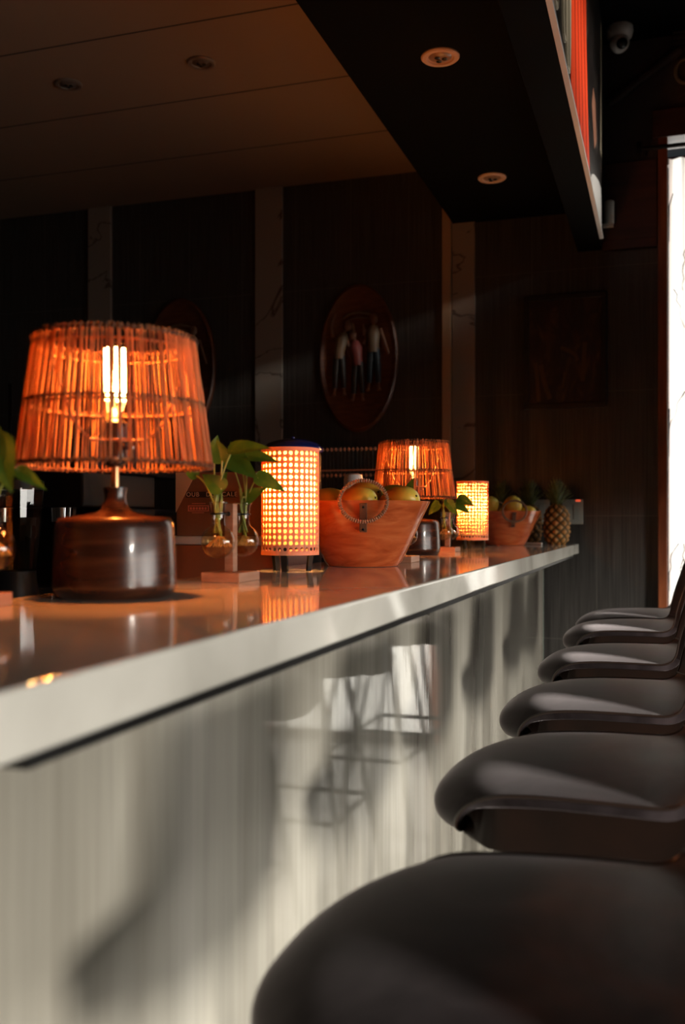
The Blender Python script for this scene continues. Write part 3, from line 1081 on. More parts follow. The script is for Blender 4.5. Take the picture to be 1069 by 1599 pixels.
# ------------------------------------------------------------------ pineapples
def make_pineapple(loc, label, rz=0):
    pa = empty('pineapple', loc, label, 'pineapple', 'pineapples at the far end of the worktop', rz)
    nu, nv = 168, 120
    hgt, rad = .186, .0595
    b = NB()
    ly = b.verts.layers.float.new('eye')
    rings = []
    for j in range(nv + 1):
        s_ = j / nv
        z = hgt * s_
        prof = (max(0.0, 1 - abs(2 * s_ - 0.93) ** 3.4 / 1.25)) ** .5 if s_ < .99 else .35
        prof = max(prof, .3)
        ring = []
        for i in range(nu):
            a = 2 * PI * i / nu
            U = 8 * i / nu + 0.0
            V = s_ * 9.5
            p1 = (U + V * .5)
            p2 = (U - V * .5)
            d1 = abs((p1 % 1) - .5) * 2
            d2 = abs((p2 % 1) - .5) * 2
            e_ = (1 - d1 ** 3) * (1 - d2 ** 3)
            spike = max(0.0, 1 - 3.0 * math.hypot((p1 % 1) - .5, (p2 % 1) - .5))
            r = rad * prof * (0.90 + .10 * e_ + .07 * spike)
            v = b.verts.new((r * math.cos(a), r * math.sin(a), z))
            v[ly] = min(1.0, .15 + .65 * e_ + .5 * spike)
            ring.append(v)
        rings.append(ring)
    for j in range(nv):
        for i in range(nu):
            k = (i + 1) % nu
            b.faces.new((rings[j][i], rings[j][k], rings[j + 1][k], rings[j + 1][i]))
    b.faces.new(rings[0][::-1]); b.faces.new(rings[-1])
    build('fruit_body', b, 'pineapple_skin', pa, angle=180)
    b = NB()
    rd = random.Random(11)
    for k in range(58):
        lev = k / 58
        a = k * 2.39996
        out = .034 * (1 - lev) + .006
        ln = .060 + .070 * lev * rd.uniform(.8, 1.1)
        zb = hgt - .006 + .028 * lev
        base = Vector((.014 * math.cos(a) * (1 - lev * .6), .014 * math.sin(a) * (1 - lev * .6), zb))
        dirh = Vector((math.cos(a), math.sin(a), 0))
        sidev = Vector((-math.sin(a), math.cos(a), 0))
        pts = []
        for q in range(6):
            t = q / 5
            P_ = base + dirh * (out * (t + .55 * t * t)) + Vector((0, 0, ln * (t - .22 * t * t)))
            w_ = .0085 * (1 - t) ** .7 + .0002
            pts.append((b.verts.new(P_ - sidev * w_ + dirh * .002), b.verts.new(P_), b.verts.new(P_ + sidev * w_ + dirh * .002)))
        for q in range(5):
            b.faces.new((pts[q][0], pts[q][1], pts[q + 1][1], pts[q + 1][0]))
            b.faces.new((pts[q][1], pts[q][2], pts[q + 1][2], pts[q + 1][1]))
    cr_ = build('crown', b, 'pineapple_leaf', pa)
    md = cr_.modifiers.new('solid', 'SOLIDIFY'); md.thickness = .0012
    return pa


pine = make_pineapple((-0.468, 4.575, ZT), 'whole pineapple standing at the far right corner of the worktop')
dup(pine, (-0.607, 4.68, ZT), 1.1, 'pineapple behind the far fruit bowl, its crown right of the round mango')
dup(pine, (-0.742, 4.69, ZT), 2.3, 'leftmost pineapple, only its crown showing above the far bowl')


# ------------------------------------------------------------------ vase stands, bulb vases and pothos cuttings
def make_stand(loc, label):
    st_ = empty('vase_stand', loc, label, 'vase stand', 'wooden stands holding bulb vases')
    b = NB(); box(b, (-.036, -.045, 0), (.036, .045, .0165)); build('base', b, 'stand_wood', st_, smooth=False, bevel=.0012)
    b = NB(); box(b, (-.0085, -.009, .0165), (.0085, .009, .136)); build('post', b, 'stand_wood', st_, smooth=False, bevel=.001)
    b = NB()
    for s_ in (-1, 1):
        tube(b, [(0, s_ * .009, .118), (0, s_ * .040, .118)], .0022, 8)
        tube(b, [(.0135 * math.cos(2 * PI * i / 24), s_ * .0515 + .0135 * math.sin(2 * PI * i / 24), .118) for i in range(24)], .0014, 6, closed=True)
    build('holder', b, 'black_metal', st_)
    b = NB(); ellipsoid(b, (.0, -.010, .118), (.004, .003, .004), None, 12, 6); build('screw', b, 'black_metal', st_)
    return st_


def make_vase(loc, label):
    va = empty('glass_vase', loc, label, 'vase', 'round bulb vases in the wooden stands')
    b = NB()
    R0, zc = .0295, .0705
    outer = []
    for k in range(2, 15):
        t = PI - PI * k / 16.5
        outer.append((R0 * math.sin(t), zc + R0 * math.cos(t)))
    outer = [(.004, zc - R0 * .995)] + outer + [(.0122, .101), (.0110, .106), (.0112, .118), (.0130, .131), (.0160, .1375)]
    lathe(b, outer, 40, cap=False)
    build('vase_body', b, 'vase_glass', va, angle=180)
    b = NB()
    tube(b, [(.0160 * math.cos(2 * PI * i / 32), .0160 * math.sin(2 * PI * i / 32), .1375) for i in range(32)], .0009, 6, closed=True)
    build('rim', b, 'vase_glass', va)
    b = NB()
    pr = []
    for k in range(0, 13):
        t = PI - PI * k / 16.5
        pr.append((max(.0005, (R0 - .0018) * math.sin(t)), zc + (R0 - .0018) * math.cos(t)))
    lathe(b, pr, 40)
    build('water', b, 'water', va, angle=60)
    return va


def leaf(b, B, T, width, nrm, curl=.12, fold=.12):
    """heart-shaped leaf from its base B to its tip T"""
    B, T = Vector(B), Vector(T)
    ax = T - B
    ln = ax.length
    ax.normalize()
    nrm = Vector(nrm)
    nrm = (nrm - ax * nrm.dot(ax)).normalized()
    side = ax.cross(nrm)
    prof = [(-.10, .0), (-.12, .20), (-.06, .38), (.06, .49), (.20, .50), (.38, .44), (.56, .33), (.74, .20), (.88, .09), (1.0, .004)]
    rows = []
    for k, (t, w_) in enumerate(prof):
        rr = []
        for s_ in (-1, -.66, -.33, 0, .33, .66, 1):
            tt = t
            if k < 3 and abs(s_) < .3:
                tt = .0 + .03 * k
            P_ = B + ax * (ln * tt) + side * (s_ * w_ * width) + nrm * (fold * width * abs(s_) * w_ * 2 - curl * ln * max(0, t) ** 2 + .01 * width * math.sin(7 * t + 3 * s_))
            rr.append(b.verts.new(P_))
        rows.append(rr)
    for i in range(len(rows) - 1):
        for j in range(6):
            b.faces.new((rows[i][j], rows[i][j + 1], rows[i + 1][j + 1], rows[i + 1][j]))


def make_pothos(loc, label, leaves, root_z=(.052, .092), seed=1):
    """leaves: (base xyz, tip xyz, width, normal); the stem leaves the vase mouth at z .1375"""
    po = empty('pothos_cutting', loc, label, 'plant', 'pothos cuttings in bulb vases')
    rd = random.Random(seed)
    for B, T, w_, nr in leaves:
        b = NB(); leaf(b, B, T, w_, nr)
        bmesh.ops.subdivide_edges(b, edges=b.edges, cuts=1, use_grid_fill=True, smooth=0.6)
        lf = build('leaf', b, 'pothos_leaf', po, angle=180)
        B = Vector(B)
        a = rd.uniform(0, 2 * PI)
        mouth = Vector((.006 * math.cos(a), .006 * math.sin(a), .130))
        low = Vector((.008 * math.cos(a + 2), .008 * math.sin(a + 2), .085))
        mid = (mouth + B) / 2 + Vector((0, 0, .012))
        P_ = catmull([low, mouth, mid, B], 14)
        b = NB(); tube(b, P_, [.0018] * 5 + [.0015] * 9, 7); build('petiole', b, 'pothos_stem', lf)
    b = NB()
    tube(b, catmull([(.004, .003, .075), (.0, .0, .105), (-.003, .002, .135), (-.006, .002, .165)], 10), .0028, 8)
    build('stem', b, 'pothos_stem', po)
    b = NB()
    for k in range(26):
        a = rd.uniform(0, 2 * PI)
        x, y, z = 0.002, 0.001, .080
        pts = []
        for q in range(8):
            pts.append((x, y, z))
            x += .0033 * math.cos(a); y += .0033 * math.sin(a); z -= .0035 * (.4 + .12 * q)
            a += rd.uniform(-.7, .7)
            d_ = Vector((x, y, z - .0705))
            if d_.length > .025:
                d_ = d_.normalized() * .025
                x, y, z = d_.x, d_.y, d_.z + .0705
        tube(b, pts, .0008, 5)
    rt_ = build('roots', b, 'root', po)
    rt_['kind'] = 'stuff'
    return po


def trio(x, y, where, setA, setB, first=False):
    global stand_, vase_
    if first:
        stand_ = make_stand((x, y, ZT), 'wooden vase stand, ' + where)
        vase_ = make_vase((x, y - .0515, ZT), 'nearer bulb vase, ' + where)
    else:
        dup(stand_, (x, y, ZT), None, 'wooden vase stand, ' + where)
        dup(vase_, (x, y - .0515, ZT), None, 'nearer bulb vase, ' + where)
    dup(vase_, (x, y + .0515, ZT), None, 'farther bulb vase, ' + where)
    make_pothos((x, y - .0515, ZT), 'pothos in the nearer vase, ' + where, setA, seed=3)
    make_pothos((x, y + .0515, ZT), 'pothos in the farther vase, ' + where, setB, seed=8)


# PLANTS-START
LA = [((.006, .003, .209), (-.004, .0, .246), .034, (.3, -1, .1)),
      ((-.013, .01, .226), (-.006, .01, .254), .022, (.5, -1, .1)),
      ((.009, -.006, .160), (-.026, -.01, .188), .036, (.2, -1, .5)),
      ((-.042, .0, .184), (-.064, -.01, .200), .024, (.3, -1, .5)),
      ((.026, .0, .226), (.092, .012, .235), .044, (.05, -.8, 1)),
      ((-.002, .01, .168), (.016, .0, .190), .018, (.4, -1, .2))]
LB = [((-.025, -.010, .222), (.038, -.02, .184), .046, (-.2, -1, .9)),
      ((.010, .0, .222), (.066, .01, .217), .036, (0, -.8, 1)),
      ((.030, .0, .184), (.080, .01, .161), .032, (.1, -1, .6)),
      ((.006, .0, .144), (.044, .0, .168), .032, (-.4, -1, .3)),
      ((-.006, .0, .228), (-.026, .0, .252), .026, (.2, -1, .4))]
# PLANTS-END
trio(-0.725, 1.575, 'between the near lamp and the near lantern', LA, LB, True)
LC = [((-.02, 0, .165), (-.06, 0, .130), .045, (-.2, -1, .6)), ((.01, 0, .175), (.05, -.01, .125), .034, (.3, -1, .4)), ((.0, 0, .20), (.03, .0, .225), .035, (0, -1, .6))]
LD = [((.03, 0, .185), (.085, .0, .165), .045, (.1, -1, .8)), ((.02, 0, .165), (.07, .0, .138), .035, (.1, -1, .6)), ((-.01, 0, .19), (-.05, 0, .19), .035, (0, -1, .8))]
trio(-0.718, 3.36, 'behind the second lamp, beside the far lantern', LC, LD)
LE = [((.03, 0, .178), (.045, -.01, .215), .026, (0, -1, .3)), ((.01, 0, .150), (.03, 0, .175), .02, (0, -1, .5))]
LF = [((.01, 0, .150), (.0, 0, .165), .02, (0, -1, .5))]
trio(-0.645, 2.455, 'mostly hidden behind the big fruit bowl', LE, LF)
LG = [((.084, 0, .196), (.108, -.005, .138), .046, (.2, -1, .4)), ((.070, 0, .205), (.100, .0, .160), .044, (0, -1, .3))]
LH = [((.040, .0, .168), (.080, .0, .146), .020, (0, -1, .9)), ((-.01, 0, .2), (-.03, 0, .22), .03, (0, -1, .6))]
trio(-0.808, 0.985, 'cut off by the left edge of the picture', LG, LH)

# white flat pen-like tube near the pineapples
b = NB(); tube(b, [(-0.600, 4.50, ZT + .006), (-0.522, 4.462, ZT + .006)], .0045, 10)
o = build('white_tube', b, 'white_plastic'); tag(o, 'thin white tube lying in front of the standing pineapple', 'tube')

# ------------------------------------------------------------------ things behind the bar
# lower crate with foam lid, cardboard carton on top
b = NB(); box(b, (-.16, -.12, 0), (.16, .12, H - .058 - ZW))
o = build('storage_crate', b, 'crate_brown', smooth=False, bevel=.004, loc=(-1.06, 2.36, ZW)); tag(o, 'reddish brown crate on the work bench, under the white foam lid', 'crate')
b = NB(); box(b, (-.17, -.13, 0), (.17, .13, .022))
o = build('foam_lid', b, 'foam_white', smooth=False, bevel=.005, loc=(-1.06, 2.36, H - .058)); tag(o, 'flat white foam lid between the crate and the cardboard carton', 'lid')
bxr = empty('cardboard_box', (-1.05, 2.36, H - .036), 'brown cardboard carton with printed lettering behind the plants', 'box', rz=R(4))
b = NB(); box(b, (-.142, -.11, 0), (.142, .11, .162)); build('carton', b, 'cardboard', bxr, smooth=False, bevel=.002)
# flap folded on the near left, the light on it painted into its colour
b = NB()
vs = [b.verts.new(v) for v in ((-.142, -.112, .162), (-.142, -.1125, .06), (-.085, -.114, .162))]
vb = [b.verts.new(v.co + Vector((0, -.002, 0))) for v in vs]
b.faces.new(vs); b.faces.new(vb[::-1])
for k in range(3):
    n_ = (k + 1) % 3
    b.faces.new((vs[k], vb[k], vb[n_], vs[n_]))
build('flap', b, 'cardboard_lit', bxr, smooth=False)['label'] = 'cardboard flap painted as lit'
b = NB(); box(b, (-.115, -.1118, .098), (.02, -.1104, .113)); build('printed_band', b, 'ink_black', bxr, smooth=False)


def text(s, size, M, m_, parent, name='lettering', depth=.0003, sx_=1.0):
    cu = bpy.data.curves.new(name, 'FONT')
    cu.body = s
    cu.size = size
    cu.extrude = depth
    cu.align_x = 'CENTER'
    cu.space_character = sx_
    ob = bpy.data.objects.new('tmp', cu)
    col.objects.link(ob)
    dg = bpy.context.evaluated_depsgraph_get()
    me = bpy.data.meshes.new_from_object(ob.evaluated_get(dg))
    bpy.data.objects.remove(ob)
    bpy.data.curves.remove(cu)
    me.transform(M)
    me.materials.clear()
    return link(name, me, parent, m_)


FX = Matrix.Rotation(R(90), 4, 'X')
text('OUB   DU   CALE', .016, Matrix.Translation((-.045, -.1122, .1005)) @ FX, 'ink_white', bxr, sx_=1.15)
b = NB()
for (x0, z0, x1, z1) in ((-.107, .076, -.055, .078), (-.107, .063, -.055, .065), (-.109, .063, -.107, .078), (-.055, .063, -.053, .078), (-.098, .082, -.062, .0835), (-.098, .0585, -.066, .060)):
    box(b, (x0, -.1124, z0), (x1, -.1108, z1))
for k in range(6):
    box(b, (-.104 + k * .008, -.1124, .067), (-.104 + k * .008 + .005, -.1108, .0735))
build('logo', b, 'ink_pink', bxr, smooth=False)

# drink cooler with navy lid behind the lantern
jug = empty('water_jug', (-1.035, 2.68, ZW), 'round jug with a glossy navy lid peeping over the near lantern', 'jug')
hz = H + .213 - ZW
b = NB(); lathe(b, [(.080, 0), (.084, .01), (.084, hz - .02), (.078, hz)], 48); build('jug_body', b, 'machine_black', jug)
b = NB(); lathe(b, [(.086, hz - .010), (.089, hz - .004), (.088, hz + .004), (.075, hz + .016), (.045, hz + .027), (.018, hz + .031), (.003, hz + .031)], 48); build('lid', b, 'navy_plastic', jug)
b = NB(); ellipsoid(b, (0, 0, hz + .034), (.006, .006, .005)); build('knob', b, 'navy_plastic', jug)
# white container behind the mangoes
b = NB(); lathe(b, [(.028, 0), (.030, .004), (.030, .24), (.026, .252), (.018, .256)], 32)
for v in b.verts:
    pass
o = build('white_bottle', b, 'white_plastic', loc=(-0.905, 2.86, H + .148 - .256)); 
o.location.z = H + .148 - .256
tag(o, 'white rounded container top beside the lantern, behind the mangoes', 'container')
b = NB(); box(b, (-.06, -.06, 0), (.06, .06, H + .148 - .256 - ZW))
o = build('black_tin', b, 'machine_black', smooth=False, bevel=.004, loc=(-0.945, 2.86, ZW)); tag(o, 'black tin on the work bench under the white container', 'tin')

# slatted rack with beaded bands behind the bowl
rk = empty('slatted_rack', (-1.36, 4.0, ZW), 'dark slatted rack with two beaded bands between lantern and far lamp', 'rack')
k_ = 4.0 / 4.85
zt1, zt2, zt3 = H + .312 - ZW, H + .222 - ZW, H + .20 - ZW
b = NB()
for i in range(22):
    x = -.16 + i * .0175
    box(b, (x, -.004, 0), (x + .008, .004, zt1 + .01))
build('slats', b, 'dark_slat', rk, smooth=False)
for z in (zt1, zt3):
    b = NB()
    for i in range(19):
        x = -.158 + i * .0195
        lathe(b, [(.002, -.008), (.008, 0), (.002, .008)], 6, (x, -.008, z))
    build('beaded_band', b, 'bead', rk, smooth=False)
b = NB(); box(b, (-.165, -.010, zt2 - .003), (.21, .0, zt2 + .003)); build('cross_rail', b, 'bead', rk, smooth=False)
b = NB()
for x in (-.172, .212):
    box(b, (x, -.01, 0), (x + .008, .01, zt1 + .012))
build('side_frame', b, 'dark_slat', rk, smooth=False)

# blender, coffee machine and steel rack in the dark at the left
bl = empty('blender', (-1.385, 1.86, ZW), 'dark blender with a ribbed clear jar, left of the near lamp base', 'blender')
b = NB(); lathe(b, [(.065, 0), (.068, .01), (.060, .10), (.045, .17), (.044, .19)], 32); build('motor_base', b, 'machine_black', bl)
b = NB()
n = 24
rg = []
for r_, z in ((.040, .19), (.046, .24), (.054, .31), (.058, .375)):
    rg.append([b.verts.new(((r_ + (.003 if i % 2 else 0)) * math.cos(2 * PI * i / n), (r_ + (.003 if i % 2 else 0)) * math.sin(2 * PI * i / n), z)) for i in range(n)])
for a_, c_ in zip(rg, rg[1:]):
    for i in range(n):
        j = (i + 1) % n
        b.faces.new((a_[i], a_[j], c_[j], c_[i]))
build('jar', b, 'vase_glass', bl, smooth=False)
b = NB(); lathe(b, [(.060, .372), (.061, .392), (.040, .398), (.030, .42), (.028, .44)], 32); build('jar_lid', b, 'machine_black', bl)

cm = empty('coffee_machine', (-1.72, 2.5, ZW), 'dark boxy coffee machine with grey top panel at the left', 'coffee machine')
b = NB(); box(b, (-.22, -.2, .0), (.22, .2, .12)); box(b, (-.22, .0, .12), (.22, .2, .34)); box(b, (-.22, -.2, .34), (.22, .2, .44)); build('machine_body', b, 'machine_black', cm, smooth=False, bevel=.006)
b = NB(); box(b, (-.23, -.21, .44), (.23, .21, .53)); build('top_panel', b, 'dark_steel', cm, smooth=False, bevel=.006)
b = NB()
for x in (-.1, .1):
    lathe(b, [(.028, .30), (.03, .34)], 20, (x, -.12, 0))
build('group_head', b, 'chrome', cm)
b = NB(); tube(b, [(.17, -.16, .34), (.175, -.18, .24), (.17, -.19, .17)], .005, 8); build('steam_wand', b, 'steel_bright', cm)

rk2 = empty('steel_shelf', (-2.35, 3.6, 0), 'dark steel shelf unit with thin bright uprights in the left background', 'shelf')
b = NB()
for z in (.4, .86, 1.17):
    box(b, (-.5, -.18, z - .02), (.42, .18, z))
build('shelf_board', b, 'dark_steel', rk2, smooth=False)
for x in (-.49, -.02, .41):
    b = NB(); tube(b, [(x, -.17, 0), (x, -.17, 1.75)], .008, 8); build('upright', b, 'steel_bright', rk2)
    b = NB(); tube(b, [(x, .17, 0), (x, .17, 1.75)], .008, 8); build('upright', b, 'dark_steel', rk2)
b = NB(); box(b, (-.5, -.18, 1.30), (.42, .18, 1.32)); build('top_shelf', b, 'dark_steel', rk2, smooth=False)
bw = empty('wooden_bowl_stack', (-2.25, 3.6, 1.322), 'stack of dark wooden bowls high on the steel shelf at far left', 'bowls')
for k in range(3):
    b = NB(); lathe(b, [(.06, 0), (.10, .02), (.14, .08), (.15, .10), (.143, .10), (.10, .03), (.02, .01)], 32, (0, 0, .16 + k * .055)); build('bowl', b, 'plaque_wood', bw)
b = NB(); lathe(b, [(.09, 0), (.07, .02), (.05, .16), (.06, .162)], 24); build('pedestal', b, 'machine_black', bw)

# ------------------------------------------------------------------ wall pieces
def plaque(loc, label, rx, rz_):
    pl = empty('carved_plaque', loc, label, 'wall carving')
    b = NB()
    n = 72
    prof = [(1.0, 0.0), (1.0, -.018), (.96, -.026), (.90, -.020), (.86, -.014), (0.01, -.014)]
    rg = []
    for s_, y in prof:
        rg.append([b.verts.new((rx * s_ * math.cos(2 * PI * i / n), y, rz_ * s_ * math.sin(2 * PI * i / n))) for i in range(n)])
    for a_, c_ in zip(rg, rg[1:]):
        for i in range(n):
            j = (i + 1) % n
            b.faces.new((a_[i], a_[j], c_[j], c_[i]))
    b.faces.new(rg[0]); b.faces.new(rg[-1])
    build('oval_board', b, 'plaque_wood', pl, angle=40)
    # carved canopy
    b = NB()
    tube(b, catmull([(-.085, -.02, .205), (-.04, -.03, .228), (.02, -.032, .232), (.09, -.022, .212)], 14), [.004 + .003 * math.sin(PI * i / 13) for i in range(14)], 8)
    tube(b, catmull([(-.07, -.02, .190), (0, -.028, .208), (.07, -.02, .196)], 10), .003, 8)
    build('canopy', b, 'carved_shirt', pl)
    b = NB()
    ellipsoid(b, (-.032, -.018, .135), (.017, .008, .052)); build('palm_frond', b, 'carved_shirt', pl)

    def figure(x, z, s_, shirt, trousers, arm_l, arm_r, lean=0.0):
        y = -.026
        b = NB()
        ellipsoid(b, (x + lean * .14 * s_, y, z + .140 * s_), (.020 * s_, .014, .026 * s_))
        tube(b, [(x + lean * .1 * s_, y, z + .12 * s_), (x + lean * .08 * s_, y, z + .10 * s_)], .008 * s_, 8)
        tube(b, catmull([(x - .032 * s_, y - .002, z + .09 * s_), (x + arm_l[0] * s_, y - .008, z + arm_l[1] * s_), (x + arm_l[2] * s_, y - .006, z + arm_l[3] * s_)], 8), [.009 * s_ - .0006 * i for i in range(8)], 8)
        tube(b, catmull([(x + .032 * s_, y - .002, z + .09 * s_), (x + arm_r[0] * s_, y - .008, z + arm_r[1] * s_), (x + arm_r[2] * s_, y - .006, z + arm_r[3] * s_)], 8), [.009 * s_ - .0006 * i for i in range(8)], 8)
        for q in (-1, 1):
            tube(b, [(x + lean * .08 * s_, y, z + .10 * s_), (x, y, z - .02 * s_), (x + q * .022 * s_, y, z - .155 * s_), (x + q * .026 * s_, y - .004, z - .195 * s_)], .007 * s_, 8)
            ellipsoid(b, (x + q * .028 * s_, y - .006, z - .198 * s_), (.010 * s_, .008, .006 * s_))
        f = build('carved_figure', b, 'carved_skin', pl)
        b = NB()
        tube(b, [(x + lean * .08 * s_, y, z + .105 * s_), (x + lean * .05 * s_, y - .003, z + .07 * s_), (x + .01 * lean, y - .003, z + .02 * s_), (x, y, z - .02 * s_)], [.018 * s_, .034 * s_, .026 * s_, .027 * s_], 14)
        build('shirt', b, shirt, f)
        b = NB()
        for q in (-1, 1):
            tube(b, [(x + q * .011 * s_, y, z - .005 * s_), (x + q * .019 * s_, y - .002, z - .09 * s_), (x + q * .023 * s_, y, z - .165 * s_)], [.019 * s_, .017 * s_, .013 * s_], 12)
        build('trousers', b, trousers, f)
    figure(-.098, .02, 1.05, 'carved_shirt', 'carved_dark', (-.04, .14, -.02, .20), (.055, .03, .075, -.03), .3)
    figure(.003, -.02, 1.0, 'carved_pink', 'carved_dark', (-.05, .05, -.02, .0), (.045, .12, .028, .19), -.2)
    figure(.088, .045, 1.08, 'carved_shirt', 'carved_blue', (-.045, .06, -.05, .10), (.055, .03, .075, -.03), 0)
    return pl


pq = plaque((-1.5045, YW - .001, .849 + H), 'oval carved wooden plaque with painted figures, between the two nearer marble strips', .2125, .382)
dup(pq, (-2.532, YW - .001, .849 + H), None, 'second oval carved plaque, mostly hidden behind the near lamp shade')

pf = empty('framed_picture', (-0.4565, YW - .001, .8285 + H), 'dark brown painting in a black frame on the tiled wall above the pineapples', 'picture')
hw, hh = .1965, .2755
b = NB()
t_ = .024
for lo, hi in (((-hw, -.024, -hh), (hw, 0, -hh + t_)), ((-hw, -.024, hh - t_), (hw, 0, hh)), ((-hw, -.024, -hh + t_), (-hw + t_, 0, hh - t_)), ((hw - t_, -.024, -hh + t_), (hw, 0, hh - t_))):
    box(b, lo, hi)
build('frame', b, 'frame_black', pf, smooth=False, bevel=.002)
b = NB(); box(b, (-hw + t_, -.010, -hh + t_), (hw - t_, -.002, hh - t_)); cv = build('canvas', b, 'painting_canvas', pf, smooth=False)
for pts, r_ in (([(-.02, 0, .02), (.02, 0, .0), (.05, 0, -.02), (.06, 0, -.05)], .010), ([(.095, 0, .04), (.09, 0, -.06), (.085, 0, -.15)], .011), ([(-.14, 0, -.05), (-.13, 0, -.16), (-.125, 0, -.24)], .010), ([(-.115, 0, -.06), (-.10, 0, -.14), (-.07, 0, -.23)], .012), ([(.0, 0, -.10), (-.01, 0, -.18)], .006)):
    P_ = [Vector((p_[0], -.0108, p_[2])) for p_ in catmull(pts, 8)]
    b = NB()
    for a_, c_ in zip(P_, P_[1:]):
        d_ = (c_ - a_).normalized(); s_ = Vector((d_.z, 0, -d_.x)) * r_
        vs = [b.verts.new(v) for v in (a_ - s_, a_ + s_, c_ + s_ * .9, c_ - s_ * .9)]
        b.faces.new(vs)
    build('brush_stroke', b, 'stroke_ochre', cv, smooth=False)

# wall switch plates
def plate(loc, label, w_, n, red):
    sp = empty('switch_plate', loc, label, 'light switch')
    b = NB(); box(b, (-w_ / 2, -.008, -.060), (w_ / 2, 0, .060)); build('plate', b, 'switch_plastic', sp, smooth=False, bevel=.002)
    for k in range(n):
        x = (k - (n - 1) / 2) * .036
        b = NB(); box(b, (x - .014, -.011, -.036), (x + .014, -.0075, .036)); build('rocker', b, 'switch_plastic', sp, smooth=False, bevel=.001)
    if red:
        b = NB(); box(b, (w_ / 2 - .035, -.0095, .050), (w_ / 2 - .012, -.0075, .058)); build('indicator', b, 'red_indicator', sp, smooth=False)
    return sp


plate((-0.420, YW, .049 + H), 'grey switch plate with a small red light, right of the standing pineapple', .10, 2, True)
plate((-0.566, YW, .049 + H), 'grey wall plate showing between far bowl and standing pineapple', .075, 1, False)

# mural panel on the beam face
mu = empty('painted_panel', (-0.281, 3.0, ZB), 'long painted panel on the beam with bright red vertical folds and pale loops', 'painting')
b = NB(); box(b, (0, -2.0, .012), (.010, 1.62, ZH - ZB - .01)); build('panel_board', b, 'mural_dark', mu, smooth=False)
b = NB(); box(b, (-.001, -2.02, 0), (.016, 1.66, .012)); build('frame_edge', b, 'frame_metal', mu, smooth=False, bevel=.001)['label'] = 'pale metal frame edge'


def yz_shape(name, pts, m_, x=.0106, th=.0012):
    b = NB()
    A = [b.verts.new((x, p_[0], p_[1])) for p_ in pts]
    B_ = [b.verts.new((x + th, p_[0], p_[1])) for p_ in pts]
    b.faces.new(A[::-1]); b.faces.new(B_)
    n = len(pts)
    for i in range(n):
        j = (i + 1) % n
        b.faces.new((A[i], A[j], B_[j], B_[i]))
    return build(name, b, m_, mu, smooth=False)


Z1 = ZH - ZB - .012
# the folds fan out a little towards the bottom
yl = [(0.02, Z1), (0.03, .75), (0.03, .4), (.04, .2), (.06, .014)]
yr = [(.62, Z1), (.64, .9), (.68, .45), (.76, .2), (.86, .014)]
yz_shape('red_drapery', yl + yr[::-1], 'paint_red')
for f in (.22, .40, .58, .80):
    pl_ = []
    for k in range(9):
        t = k / 8
        z = Z1 + (.014 - Z1) * t
        a0 = catmull(yl, 9)[k]; a1 = catmull(yr, 9)[k]
        pl_.append((a0[0] + (a1[0] - a0[0]) * f, z))
    yz_shape('fold_line', [(y - .010, z) for y, z in pl_] + [(y + .010, z) for y, z in pl_[::-1]], 'paint_deep_red', .0118, .0008)
for y0, zb_ in ((-.40, .05), (-.17, .07), (-.06, .03)):
    b = NB()
    tube(b, [(.012, y, z) for y, z in catmull([(y0 - .06, Z1), (y0 - .05, zb_ + .12), (y0, zb_), (y0 + .05, zb_ + .12), (y0 + .04, Z1)], 24)], .006, 6)
    build('pale_loop', b, 'paint_cream', mu)
yz_shape('white_patch', [(.88, .014), (.95, .06), (1.1, .11), (1.35, .17), (1.55, .20), (1.60, .014)], 'paint_white', .0106)
yz_shape('brown_patch', [(.97, .34), (1.05, .44), (1.18, .43), (1.25, .30), (1.12, .22)], 'paint_brown', .0106)
yz_shape('grey_streak', [(1.50, .35), (1.55, .95), (1.59, .95), (1.60, .35)], 'paint_cream', .0106)


# ceiling downlights
def downlight(loc, label, r, ring_m, core_m, group):
    dl = empty('ceiling_downlight', loc, label, 'downlight', group)
    b = NB(); lathe(b, [(r, 0), (r, -.004), (r * .93, -.008), (r * .72, -.008), (r * .66, -.003), (r * .60, -.003)], 48, cap=False); build('trim_ring', b, ring_m, dl)
    b = NB(); lathe(b, [(r * .60, -.003), (r * .52, -.007), (r * .30, -.010), (.001, -.010)], 40, cap=False); c_ = build('lamp_face', b, core_m, dl)
    b = NB()
    for q in range(3):
        a = 2 * PI * q / 3
        ellipsoid(b, (r * .22 * math.cos(a), r * .22 * math.sin(a), -.011), (r * .15, r * .15, .003), None, 12, 6)
    build('led_lens', b, 'lens_black', c_)
    return dl


g1 = 'round downlights in the dark soffit'
g2 = 'round downlights in the pale ceiling'
downlight((-0.683, 3.083, ZS), 'pale round downlight in the dark soffit, nearer of the two', .062, 'downlight_ring', 'downlight_core', g1)
downlight((-0.709, 4.236, ZS), 'pale round downlight in the dark soffit, farther one above the marble strip', .062, 'downlight_ring', 'downlight_core', g1)
downlight((-1.707, 3.434, ZL), 'unlit round downlight in the pale ceiling, right one', .055, 'downlight_dim', 'downlight_dim_core', g2)
downlight((-2.305, 3.435, ZL), 'unlit round downlight in the pale ceiling, left one', .055, 'downlight_dim', 'downlight_dim_core', g2)

# dome security camera under the high ceiling
sc_ = empty('security_camera', (-0.195, 4.70, ZH), 'white dome security camera high up by the dark ceiling', 'security camera')
b = NB(); lathe(b, [(.060, 0), (.062, -.02), (.056, -.045), (.040, -.060)], 32); build('mount', b, 'white_plastic', sc_)
b = NB(); ellipsoid(b, (0, -.01, -.075), (.045, .045, .045)); build('ball', b, 'white_plastic', sc_)
b = NB(); ellipsoid(b, (.012, -.040, -.092), (.026, .022, .026)); build('lens', b, 'lens_black', sc_)
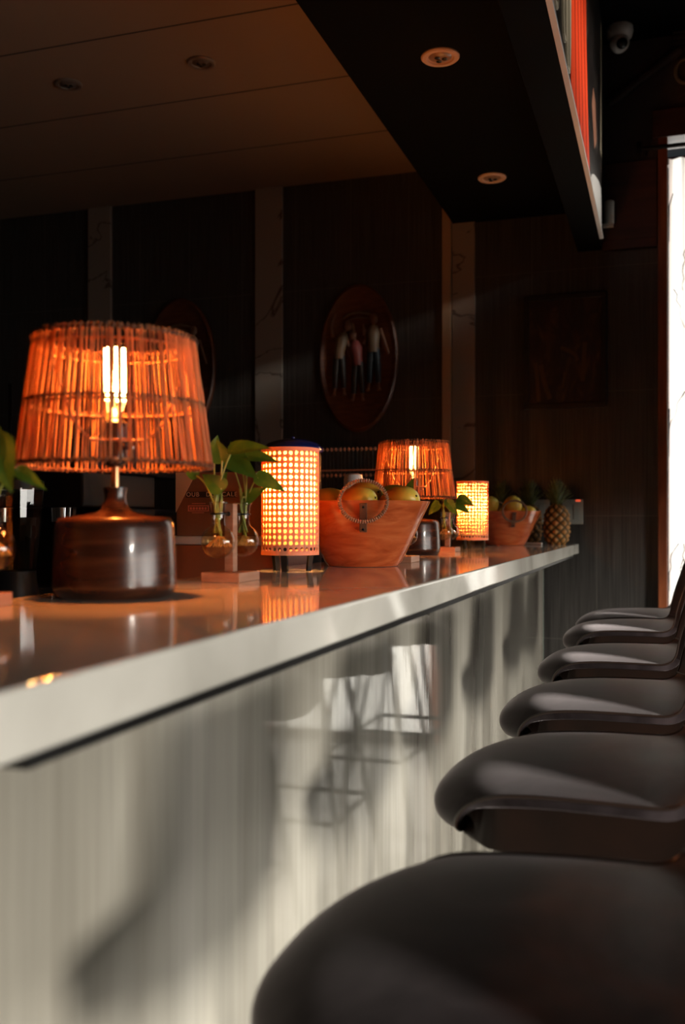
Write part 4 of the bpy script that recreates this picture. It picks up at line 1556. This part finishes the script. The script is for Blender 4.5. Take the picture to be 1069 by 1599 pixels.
# white cylinder on the board
b = NB(); lathe(b, [(.021, -.055), (.0245, -.052), (.0245, .052), (.021, .056)], 32)
o = build('wall_sensor', b, 'white_plastic', loc=(-0.247, YW - .056, 1.465 + H)); tag(o, 'small white cylindrical sensor on the wall at the end of the beam', 'sensor')
b = NB(); box(b, (-.03, -.02, -.062), (.02, .034, -.054)); build('bracket', b, 'white_plastic', o, smooth=False)

# long dark carved oar hung diagonally on the upper wall
b = NB()
A, Z_ = Vector((-0.25, YW - .03, 1.99 + H)), Vector((0.03, YW - .03, 2.175 + H))
D = Z_ - A
tube(b, [A + D * t for t in (0, .1, .2, .4, .8, 1.0, 1.15)], [.012, .024, .026, .021, .020, .022, .020], 12)
o = build('carved_oar', b, 'carved_ornament'); tag(o, 'long dark wooden oar hung diagonally high on the far wall', 'wall ornament')
# carved ornament above the door
og = empty('wall_ornament', (0.16, YW - .002, 2.10 + H), 'dark carved ornament with slats and a ring above the curtained doorway', 'wall ornament')
b = NB()
for k in range(4):
    box(b, (-.12, -.03, .10 + k * .028), (.12, 0, .116 + k * .028))
build('slats', b, 'carved_ornament', og, smooth=False, bevel=.002)
b = NB(); tube(b, [(-.065 + .042 * math.cos(2 * PI * i / 40), -.03, .0 + .055 * math.sin(2 * PI * i / 40)) for i in range(40)], .009, 8, closed=True); build('ring', b, 'ornament_ring', og)
b = NB()
for k in range(7):
    a = R(200 + 22 * k)
    leaf(b, (-.04, -.02, -.10), (-.04 + .07 * math.cos(a), -.03, -.10 + .07 * math.sin(a)), .03, (0, -1, 0))
build('carved_leaves', b, 'carved_ornament', og)
b = NB(); box(b, (-.10, -.015, -.17), (.12, 0, .22)); build('backboard', b, 'carved_ornament', og, smooth=False)

# unseen blinds, added over the street openings to keep the daylight low
for k, (y0, y1) in enumerate(((-2.2, -1.60), (-1.50, 2.6), (2.72, 3.4))):
    b = NB()
    box(b, (XR - .03, y0 + .01, 1.62), (XR - .026, y1 - .01, 1.70))
    o = build('added_blind', b, 'room_plaster', smooth=False)
    tag(o, ('added roller blind nearest the front wall, outside the picture to the right', 'widest added roller blind on the street side, right of the stools', 'narrow added roller blind on the street side near the far wall')[k], 'blind', 'added street side roller blinds')
